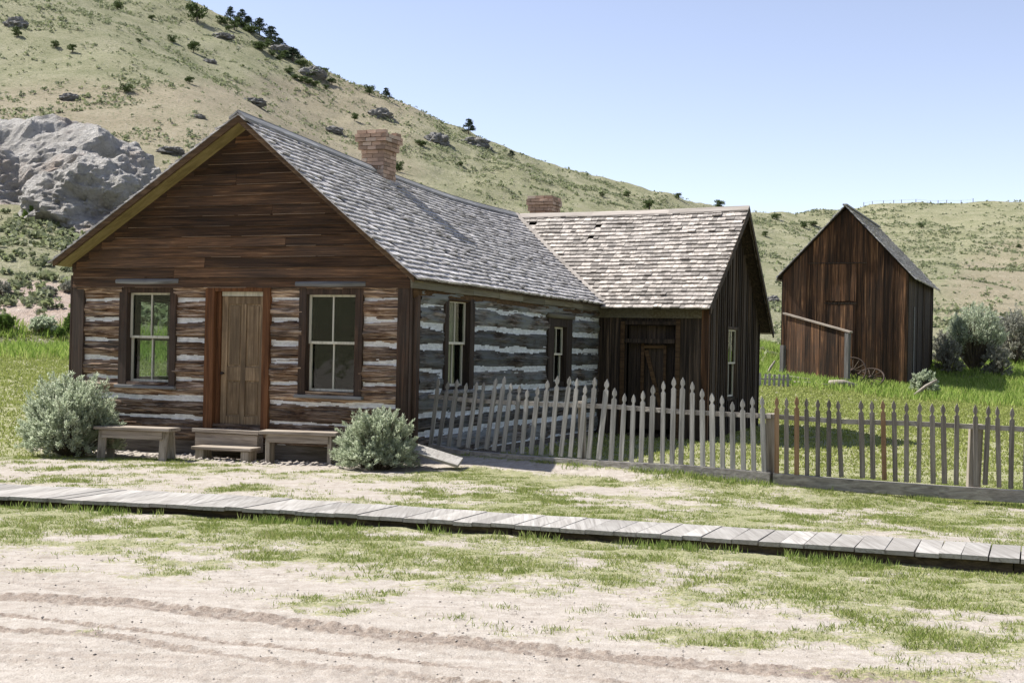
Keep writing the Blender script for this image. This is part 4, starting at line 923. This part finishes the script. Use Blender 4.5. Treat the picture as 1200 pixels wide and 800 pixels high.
# ------------------------------------------------------------------ benches and step
def bench(X, Y, L, dep, H, rz, lab, style):
    e = empty('wooden_bench', (X, Y, g1(X, Y)), rz, label=lab, cat='bench', group='wooden benches in front of the cabin')
    b = MB(); b.box(-L/2, L/2, -dep/2, dep/2-.005, H-.045, H, jit=.004); b.build('seat', M['old'], e, bevel=.005)
    b = MB(); b.box(-L/2+.12, L/2-.12, -dep/2+.03, -dep/2+.055, H-.16, H-.047, jit=.003); b.build('apron', M['old'], e, bevel=.003)
    for sx_ in (-1, 1):
        b = MB(); x = sx_*(L/2-.11)
        if style == 0:
            for sy in (-1, 1): 
                b.hexa([(x-.06, sy*(dep/2-.04)-.02, -.02), (x+.06, sy*(dep/2-.04)-.02, -.02), (x+.06, sy*(dep/2-.04)+.02, -.02), (x-.06, sy*(dep/2-.04)+.02, -.02),
                        (x-.06, sy*.08-.02, H-.05), (x+.06, sy*.08-.02, H-.05), (x+.06, sy*.08+.02, H-.05), (x-.06, sy*.08+.02, H-.05)])
        else: b.box(x-.03, x+.03, -dep/2+.06, dep/2-.02, -.02, H-.047, jit=.004)
        b.build('leg', M['oldz'], e, bevel=.004)
bx = ray(160, 520)[0]*18.1
bench(bx, 18.1, 1.18, .34, .46, R(-14), 'long weathered grey bench left of the door, beside the large sagebrush', 0)
bx = ray(352, 520)[0]*17.85
bench(bx, 17.85, 1.12, .30, .46, R(-10), 'weathered bench right of the door, under the right front window', 1)
bx = ray(265, 525)[0]*18.25
e = empty('door_step', (bx, 18.25, g1(bx, 18.25)), R(-16), label='low wooden step in front of the cabin door between the two benches', cat='step')
b = MB(); b.box(-.47, .47, -.16, .16, .15, .19, jit=.004); b.build('tread', M['old'], e, bevel=.005)
for sx_ in (-1, 1): b = MB(); b.box(sx_*.36-.06, sx_*.36+.06, -.13, .13, -.03, .148, jit=.005); b.build('leg', M['oldz'], e, bevel=.004)
# plank by fence
P = Vector((ray(513, 530)[0]*17.1, 17.1, .22)); e = empty('loose_plank', P, R(-14), label='pale weathered plank lying on a slope at the left end of the picket fence', cat='plank')
b = MB(); b.box(-.33, .33, -.10, .10, -.02, .02, rot=(R(28), R(14), 0), jit=.004); b.build('board', M['deck'], e, bevel=.004)
# stones
def pebbles(name, pts, sizes, mat, lab):
    V, Fc = [], []
    for (x, y), s in zip(pts, sizes):
        z = g1(x, y) if False else 0
        n = len(V); c = [(1, 0, 0), (-1, 0, 0), (0, 1, 0), (0, -1, 0), (0, 0, .7), (0, 0, -.5), ]
        q = [(x+a*s*random.uniform(.6, 1.2), y+b_*s*random.uniform(.6, 1.2), c_*s*random.uniform(.5, 1)) for a, b_, c_ in c]; V += q
        Fc += [(n+i, n+j, n+k) for i, j, k in ((0, 2, 4), (2, 1, 4), (1, 3, 4), (3, 0, 4), (2, 0, 5), (1, 2, 5), (3, 1, 5), (0, 3, 5))]
    V = np.array(V); V[:, 2] += gz(V[:, 0], V[:, 1])+.002
    return link(name, np_mesh(name, V, np.array(Fc), 3), mat, None, kind='stuff', label=lab, cat='pebbles')
pts, szs = [], []
for _ in range(420):
    u, v = random.uniform(-5.5, -.3), random.uniform(-.75, -.1); X_, Y_ = toXY(u, v); pts.append((X_, Y_)); szs.append(random.choice([.012, .02, .03, .045, .06]))
pebbles('rubble', pts, szs, M['stone'], 'stones and rubble scattered along the foot of the cabin front')
pts, szs = [], []
for _ in range(9000):
    s = random.uniform(-.46, .46); Y_ = random.uniform(6.3, 17.5); pts.append((s*Y_, Y_)); szs.append(random.choice([.003, .003, .003, .004, .004, .004, .005, .006, .008, .012]))
pebbles('pebbles', pts, szs, M['stone'], 'small pebbles and clods scattered over the bare dirt')

# ------------------------------------------------------------------ picket fence
fence = empty('picket_fence', (0, 0, 0), 0, label='weathered grey picket fence with pointed tops and leaning pickets, running right from the cabin corner', cat='fence')
SEG = [(FA, (FM-FA).normalized()), (FM, (FB-FM).normalized())]
def fpt(px, py):
    k = 0 if px < 905 else 1; A0, fd = SEG[k]; a, b_ = ray(px, py)
    D = (A0.x*fd.y-A0.y*fd.x)/(a*fd.y-fd.x)
    return a*D, D, EYE+b_*D, k
def off(p, d, dz=0):   # move perpendicular to the fence (positive = away from the camera)
    fd = SEG[p[3]][1]; return (p[0]-fd.y*d, p[1]+fd.x*d, p[2]+dz)
tops1 = [(112,38),(142,50),(174,42),(209,55),(242,52),(271,52),(310,38),(337,32),(362,55),(393,62),(422,77),(457,68),(490,45),(527,30),(568,32),(596,38),(624,62),(659,35),(698,42),(727,72),(760,92),(793,95),(828,82),(863,62),(898,48),(933,35),(967,35),(1000,50),(1033,75),(1070,90),(1105,98),(1140,120),(1175,110)]
bots1 = [(80,265),(108,268),(143,270),(178,272),(210,275),(242,277),(275,280),(302,285),(335,288),(368,292),(400,295),(432,297),(467,300),(503,302),(537,305),(570,307),(603,310),(635,312),(670,315),(713,320),(748,320),(785,323),(818,327),(853,330),(893,330),(927,335),(958,340),(997,342),(1035,345),(1070,350),(1105,355),(1140,358),(1178,360)]
tops2 = [(82,85),(123,85),(178,85),(218,88),(260,83),(300,90),(347,95),(393,95),(430,100),(525,100),(570,102),(615,100),(660,100),(713,110),(768,110),(818,113),(863,115),(921,113),(997,118),(1052,122),(1088,125),(1150,130)]
bots2 = [(88,390),(130,390),(178,395),(218,400),(260,400),(303,400),(347,405),(393,405),(445,408),(532,412),(575,415),(622,420),(667,425),(713,428),(763,430),(823,435),(870,435),(918,440),(1000,445),(1037,440),(1095,450),(1143,455)]
pk = [((480+a/3, 430+b_/3), (480+c/3, 430+d_/3)) for (a, b_), (c, d_) in zip(tops1, bots1)]+[((860+a/3.53, 440+b_/3.53), (860+c/3.53, 440+d_/3.53)) for (a, b_), (c, d_) in zip(tops2, bots2)]
for q in range(1, 9): pk.append(((1186+q*17, 477+q*.7), (1184+q*17, 569+q*.9)))
def picket_mesh(h, w, th):
    m = MB(); hw = w/2
    pol = [(-hw, 0), (hw, 0), (hw, h-.155), (hw*.45, h-.135), (hw*.42, h-.118), (hw*.95, h-.088), (hw*.8, h-.05), (0, h), (-hw*.8, h-.05), (-hw*.95, h-.088), (-hw*.42, h-.118), (-hw*.45, h-.135), (-hw, h-.155)]
    m.prism(pol, th, lambda a, b_, c: (a, c-th/2, b_)); return m.mesh('picket', bevel=.002)
for i, (tp, bt) in enumerate(pk):
    T_ = fpt(*tp); B_ = fpt(*bt); k = B_[3]; fd = SEG[k][1]
    al = (T_[0]-B_[0])*fd.x+(T_[1]-B_[1])*fd.y; dz = T_[2]-B_[2]+.03
    h = math.hypot(al, dz); an = math.atan2(al, dz)
    brown = i-len(tops1) in (2, 4, 11)
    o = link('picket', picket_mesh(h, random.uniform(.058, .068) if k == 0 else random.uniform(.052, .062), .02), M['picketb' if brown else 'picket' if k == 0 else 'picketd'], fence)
    o.location = off(B_, -.045+random.uniform(-.004, .004), -.03)
    o.rotation_mode = 'XYZ'; o.rotation_euler = (random.uniform(-.02, .03), an, math.atan2(fd.y, fd.x)+random.uniform(-.09, .09))
def strip(pts, d0, d1, za, zb, name, mat):
    b = MB()
    for p, q in zip(pts[:-1], pts[1:]):
        if p[3] != q[3]: q = (*q[:3], p[3])
        b.hexa([off(p, d0, za), off(q, d0, za), off(q, d1, za), off(p, d1, za), off(p, d0, zb), off(q, d0, zb), off(q, d1, zb), off(p, d1, zb)])
    return b.build(name, mat, fence)
strip([fpt(x, y) for x, y in ((488, 461), (560, 468), (640, 472), (720, 475), (800, 481), (860, 484), (904, 486))], -.03, .012, -.045, .012, 'rail', M['rail'])
strip([fpt(x, y) for x, y in ((906, 486), (985, 492), (1060, 494), (1140, 498), (1200, 501), (1290, 505))], -.03, .012, -.045, .012, 'rail', M['rail'])
strip([fpt(x, y) for x, y in ((505, 518), (540, 526), (640, 534), (740, 540), (800, 543), (904, 552))], -.08, .03, -.155, -.012, 'base_beam', M['rail'])
strip([fpt(x, y) for x, y in ((906, 552.5), (1000, 560), (1100, 567), (1200, 573), (1300, 579))], -.08, .03, -.155, -.012, 'base_beam', M['rail'])
for (px, yt, yb, w, lean) in ((492, 463, 520, .13, .0), (682, 470, 535, .10, -.03), (903, 484, 552, .13, .0), (1143, 497, 566, .15, .02), (1290, 500, 575, .13, 0)):
    p = fpt(px, yt); p2 = fpt(px, yb); fd = SEG[p[3]][1]; b = MB(); b.box(-w/2, w/2, .015, .015+w*.8, 0, p[2]-p2[2]+.14, jit=.006); o = b.build('post', M['oldz'], fence, bevel=.006); o.location = (p[0], p[1], p2[2]-.14); o.rotation_euler = (0, lean, math.atan2(fd.y, fd.x))

# far rear fence fragment between wing and barn
e = empty('low_fence', (0, 0, 0), 0, label='short low row of pale pickets in the grass between the wing and the barn', cat='fence')
b0x, b0y = ray(880, 440)[0]*44, 44
e.location = (b0x, b0y, g1(b0x, b0y))
for i in range(9):
    m = MB(); m.box(-.04, .04, -.01, .01, 0, .42+random.uniform(-.04, .04)); o = m.build('picket', M['picket'], e); o.location = (i*.16, 0, 0); o.rotation_euler = (0, random.uniform(-.1, .1), 0)
m = MB(); m.box(-.1, 1.4, .012, .04, .22, .27); m.build('rail', M['rail'], e)

# ------------------------------------------------------------------ boardwalk
bw = empty('boardwalk', (0, 11, 0), 0, label='low grey plank boardwalk crossing the whole picture in front of the cabin and fence', cat='boardwalk')
b = MB(); x = -14.2
def bwz(X_): return .20+(g1(X_, float(yfront(X_)))-0)*.5
while x < 12.2:
    w = random.uniform(.15, .24); sk = -.36*.95
    p0, p1 = x, x+w-.006; x += w
    def rear(X_):  # perpendicular-ish
        k = float(yrear(X_)-yfront(X_)); return (X_+k*.36+.0, float(yrear(X_+k*.36)))
    A_ = (p0, float(yfront(p0))+random.uniform(-.022, .022)); B_ = (p1, float(yfront(p1))+(A_[1]-float(yfront(p0)))); C_ = rear(p1); D_ = rear(p0)
    z_ = .115+random.uniform(-.004, .004); tl = random.uniform(-.004, .004); j = random.uniform(-.02, .02)
    q = [(A_[0], A_[1]-11), (B_[0], B_[1]-11), (C_[0], C_[1]-11+j), (D_[0], D_[1]-11+j)]
    b.hexa([(a, c, z_-.035) for a, c in q]+[(q[0][0], q[0][1], z_), (q[1][0], q[1][1], z_+tl), (q[2][0], q[2][1], z_+tl), (q[3][0], q[3][1], z_)])
b.build('deck', M['deck'], bw)
for off, n_ in ((.09, 'f'), (-.12, 'r')):
    L = BF if n_ == 'f' else BR; b = MB()
    for (x0_, y0_), (x1_, y1_) in zip(L[:-1], L[1:]):
        b.hexa([(x0_, y0_+off-11, -.06), (x1_-.01, y1_+off-11, -.06), (x1_-.01, y1_+off-11+.05, -.06), (x0_, y0_+off-11+.05, -.06), (x0_, y0_+off-11, .076), (x1_-.01, y1_+off-11, .076), (x1_-.01, y1_+off-11+.05, .076), (x0_, y0_+off-11+.05, .076)])
    b.build('stringer', M['stringer'], bw)

# ------------------------------------------------------------------ barn
TB = R(24); bz = .62
barn = empty('barn', (10.95, 51.95, bz), -TB, label='tall narrow dark brown board barn with steep roof, standing beyond the picket fence', cat='barn')
BW_, BL, EH, PH = 4.9, 8.7, 4.35, 7.0
def btop(a): return EH+(PH-EH)*(1-abs(a-BW_/2)/(BW_/2))-.05
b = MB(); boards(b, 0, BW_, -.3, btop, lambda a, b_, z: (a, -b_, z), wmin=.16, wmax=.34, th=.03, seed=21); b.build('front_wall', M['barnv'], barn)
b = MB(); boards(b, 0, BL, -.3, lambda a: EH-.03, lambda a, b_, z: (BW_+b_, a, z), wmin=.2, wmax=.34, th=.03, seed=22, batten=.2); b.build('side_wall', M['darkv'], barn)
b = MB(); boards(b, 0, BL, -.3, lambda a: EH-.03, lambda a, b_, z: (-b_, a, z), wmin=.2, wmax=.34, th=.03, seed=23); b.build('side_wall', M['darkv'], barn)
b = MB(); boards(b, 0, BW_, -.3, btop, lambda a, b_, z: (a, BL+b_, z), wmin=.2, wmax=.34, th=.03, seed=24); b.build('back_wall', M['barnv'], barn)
def bsR(a, t): return Vector((BW_/2+(BW_/2+.22)*t, a, PH+.02+(EH-.20-PH)*t))
def bsL(a, t): return Vector((BW_/2-(BW_/2+.22)*t, a, PH+.02+(EH-.20-PH)*t))
rf = MB(); deck(rf, bsR, -.2, BL+.25, .05, 4); deck(rf, bsL, -.2, BL+.25, .05, 4); br = rf.build('roof', M['darkv'], barn)
shingles('shingles', bsR, -.22, BL+.27, 3.85, .2, M['shg'], br, 31, .12, .3, .03); shingles('shingles', bsL, -.22, BL+.27, 3.85, .2, M['shg'], br, 32, .12, .3, .03)
b = MB(); b.box(BW_/2-.09, BW_/2+.09, -.26, BL+.3, PH+.04, PH+.10); b.build('ridge_cap', M['ridge'], br)
b = MB(); boards(b, 1.68, 2.92, 3.22, lambda a: 4.72, lambda a, b_, z: (a, -.048-b_, z), wmin=.18, wmax=.3, th=.02, seed=25); h_ = b.build('hatch', M['barnv'], barn)
for q_ in ((1.0, 3.3, 4.745, 4.78), (1.68, 2.95, 3.14, 3.18)):
    b = MB(); b.box(q_[0], q_[1], -.075, -.05, q_[2], q_[3]); b.build('crosspiece', M['darkv'], barn)
b = MB(); boards(b, 1.78, 2.9, .02, lambda a: 3.10, lambda a, b_, z: (a, -.046-b_, z), wmin=.18, wmax=.3, th=.02, seed=26); b.build('door', M['barnv'], barn)
b = MB(); b.box(BW_+.046, BW_+.07, 1.55, 1.75, .3, 3.1); b.build('side_board', M['sill'], barn)
# board screen in front
def bp_(px, py, Yd): a, c = ray(px, py); return Vector((a*Yd, Yd, EYE+c*Yd))
e = empty('board_screen', (bp_(920, 450, 49.6).x, 49.6, .6), 0, label='leaning brown board screen with sloping grey top rail in front of the barn', cat='board fence')
L_ = bp_(992, 450, 47.8)-bp_(920, 450, 49.6); ln = math.hypot(L_.x, L_.y); e.rotation_euler = (0, 0, math.atan2(L_.y, L_.x))
zl = bp_(920, 368, 49.6).z-.6; zrr = bp_(992, 390, 47.8).z-.6
b = MB(); boards(b, .05, ln-.05, -.2, lambda a: zl+(zrr-zl)*a/ln, lambda a, b_, z: (a, -b_, z), wmin=.12, wmax=.26, seed=41); b.build('boards', M['barnv'], e)
b = MB(); b.hexa([(-.1, -.12, zl), (ln+.15, -.12, zrr), (ln+.15, .12, zrr), (-.1, .12, zl), (-.1, -.12, zl+.06), (ln+.15, -.12, zrr+.06), (ln+.15, .12, zrr+.06), (-.1, .12, zl+.06)]); b.build('top_rail', M['old'], e)
for x_, h in ((-.12, zl-1.2), (ln+.02, zrr)): b = MB(); b.box(x_-.08, x_+.08, -.1, .08, -.2, h); b.build('post', M['darkpost'], e)
# wagon wheels
def wheel(loc, rad, rot, lab):
    e = empty('wagon_wheel', loc, 0, label=lab, cat='wagon wheel', group='old wagon wheels leaning by the barn'); e.rotation_euler = rot
    m = MB(); n = 28; p = [(rad*math.cos(2*PI*i/n), 0, rad*math.sin(2*PI*i/n)) for i in range(n+1)]; m.tube(p, .032, 6, False); m.build('rim', M['iron'], e, smooth=True)
    for i in range(12):
        a = 2*PI*i/12; m = MB(); m.tube([(.05*math.cos(a), 0, .05*math.sin(a)), (rad*math.cos(a), 0, rad*math.sin(a))], .018, 5); m.build('spoke', M['stringer'], e)
    m = MB(); m.tube([(0, -.10, 0), (0, -.04, 0), (0, .04, 0), (0, .10, 0)], [.05, .08, .08, .05], 10); m.build('hub', M['iron'], e, smooth=True)
p = bp_(999, 434, 48.6); wheel((p.x, p.y, g1(p.x, p.y)+.50), .5, (R(-14), 0, R(-20)), 'upright spoked wagon wheel leaning between the board screen and the barn')
p = bp_(1020, 444, 48.4); wheel((p.x, p.y, g1(p.x, p.y)+.33), .5, (R(-48), R(10), R(-35)), 'tilted dark wagon wheel half fallen at the barn foot')
# poles and logs on the ground
def flog(p, q, r, lab, Yd=46.5, bend=.05):
    A_ = bp_(*p, Yd); B_ = bp_(*q, Yd); m = MB(); A_.z = g1(A_.x, A_.y)+r*.8+.03; B_.z = g1(B_.x, B_.y)+r*.8+.03
    if len(lab) > 1 and lab[0] == '^': B_.z += .6; lab = lab[1:]
    C_ = (A_+B_)/2; e = A_.copy(); m.tube([A_-C_, (A_*.5+B_*.5)-C_+Vector((0, bend, r*.5)), B_-C_], [r, r*.9, r*.6], 8); o = m.build('fallen_log', M['oldz'], None, smooth=True, label=lab, cat='log'); o.location = C_
flog((896, 452), (962, 452), .09, 'long grey pole lying in front of the board screen', 47)
flog((972, 455), (1004, 460), .14, 'short pale log on the grass before the wagon wheels', 45.5)
flog((1072, 462), (1098, 458), .07, '^broken grey branch sticking up beside the sagebrush at the barn corner', 45.5)
flog((898, 448), (908, 436), .05, '^leaning thin branch left of the board screen', 48)
flog((930, 458), (975, 456), .05, 'thin pole in the grass right below the board screen', 46)
# wire fence on far ridge
e = empty('ridge_fence', (0, 300, 0), 0, label='distant post fence on the crest of the hill above and right of the barn roof', cat='fence')
pp_ = []
for px in (1013, 1023, 1036, 1048, 1057, 1074, 1091, 1100, 1110, 1127, 1141):
    x_, y_, z_ = hit(px, 200, 200); m = MB(); m.box(-.055, .055, -.055, .055, -.5, .7+random.uniform(-.15, .2)); o = m.build('post', M['bark'], e); o.location = (x_, y_-300, z_); pp_.append((x_, y_-300, z_+.6))
m = MB(); m.tube(pp_, .012, 4); m.build('wire', M['iron'], e)

# ------------------------------------------------------------------ light
SAZ = R(17); SEL = R(53)   # sun travels towards (+cos, -sin)
travel = Vector((math.cos(SAZ)*math.cos(SEL), -math.sin(SAZ)*math.cos(SEL), -math.sin(SEL)))
sl = bpy.data.lights.new('sun', 'SUN'); sl.energy = 5.0; sl.angle = R(.55); sl.color = (1, .955, .88)
so = bpy.data.objects.new('sun', sl); COL.objects.link(so); so.rotation_euler = travel.to_track_quat('-Z', 'Y').to_euler(); so.location = (0, 0, 50)
w = bpy.data.worlds.new('World'); SC.world = w; w.use_nodes = True; nt = w.node_tree; nt.nodes.clear()
sky = nt.nodes.new('ShaderNodeTexSky'); sky.sky_type = 'NISHITA'; sky.sun_disc = False; sky.sun_elevation = SEL
sky.sun_rotation = math.atan2(-travel.x, -travel.y); sky.altitude = 1800; sky.air_density = 1.0; sky.dust_density = .25; sky.ozone_density = 1.4
bg = nt.nodes.new('ShaderNodeBackground'); bg.inputs[1].default_value = .12; ow = nt.nodes.new('ShaderNodeOutputWorld')
tint = nt.nodes.new('ShaderNodeMix'); tint.data_type = 'RGBA'; tint.blend_type = 'MULTIPLY'; tint.inputs[0].default_value = 1.0; tint.inputs[7].default_value = (1.13, .98, 1.0, 1)
nt.links.new(sky.outputs[0], tint.inputs[6]); hs = nt.nodes.new('ShaderNodeHueSaturation'); hs.inputs['Saturation'].default_value = .78; hs.inputs['Value'].default_value = .88
nt.links.new(tint.outputs[2], hs.inputs['Color']); nt.links.new(hs.outputs[0], bg.inputs[0]); nt.links.new(bg.outputs[0], ow.inputs[0])
vs = SC.view_settings; vs.view_transform = 'Standard'; vs.look = 'None'; vs.exposure = .95; vs.gamma = 1.0; vs.use_curve_mapping = False
SC.render.engine = 'CYCLES'; SC.cycles.max_bounces = 8; SC.cycles.transparent_max_bounces = 12
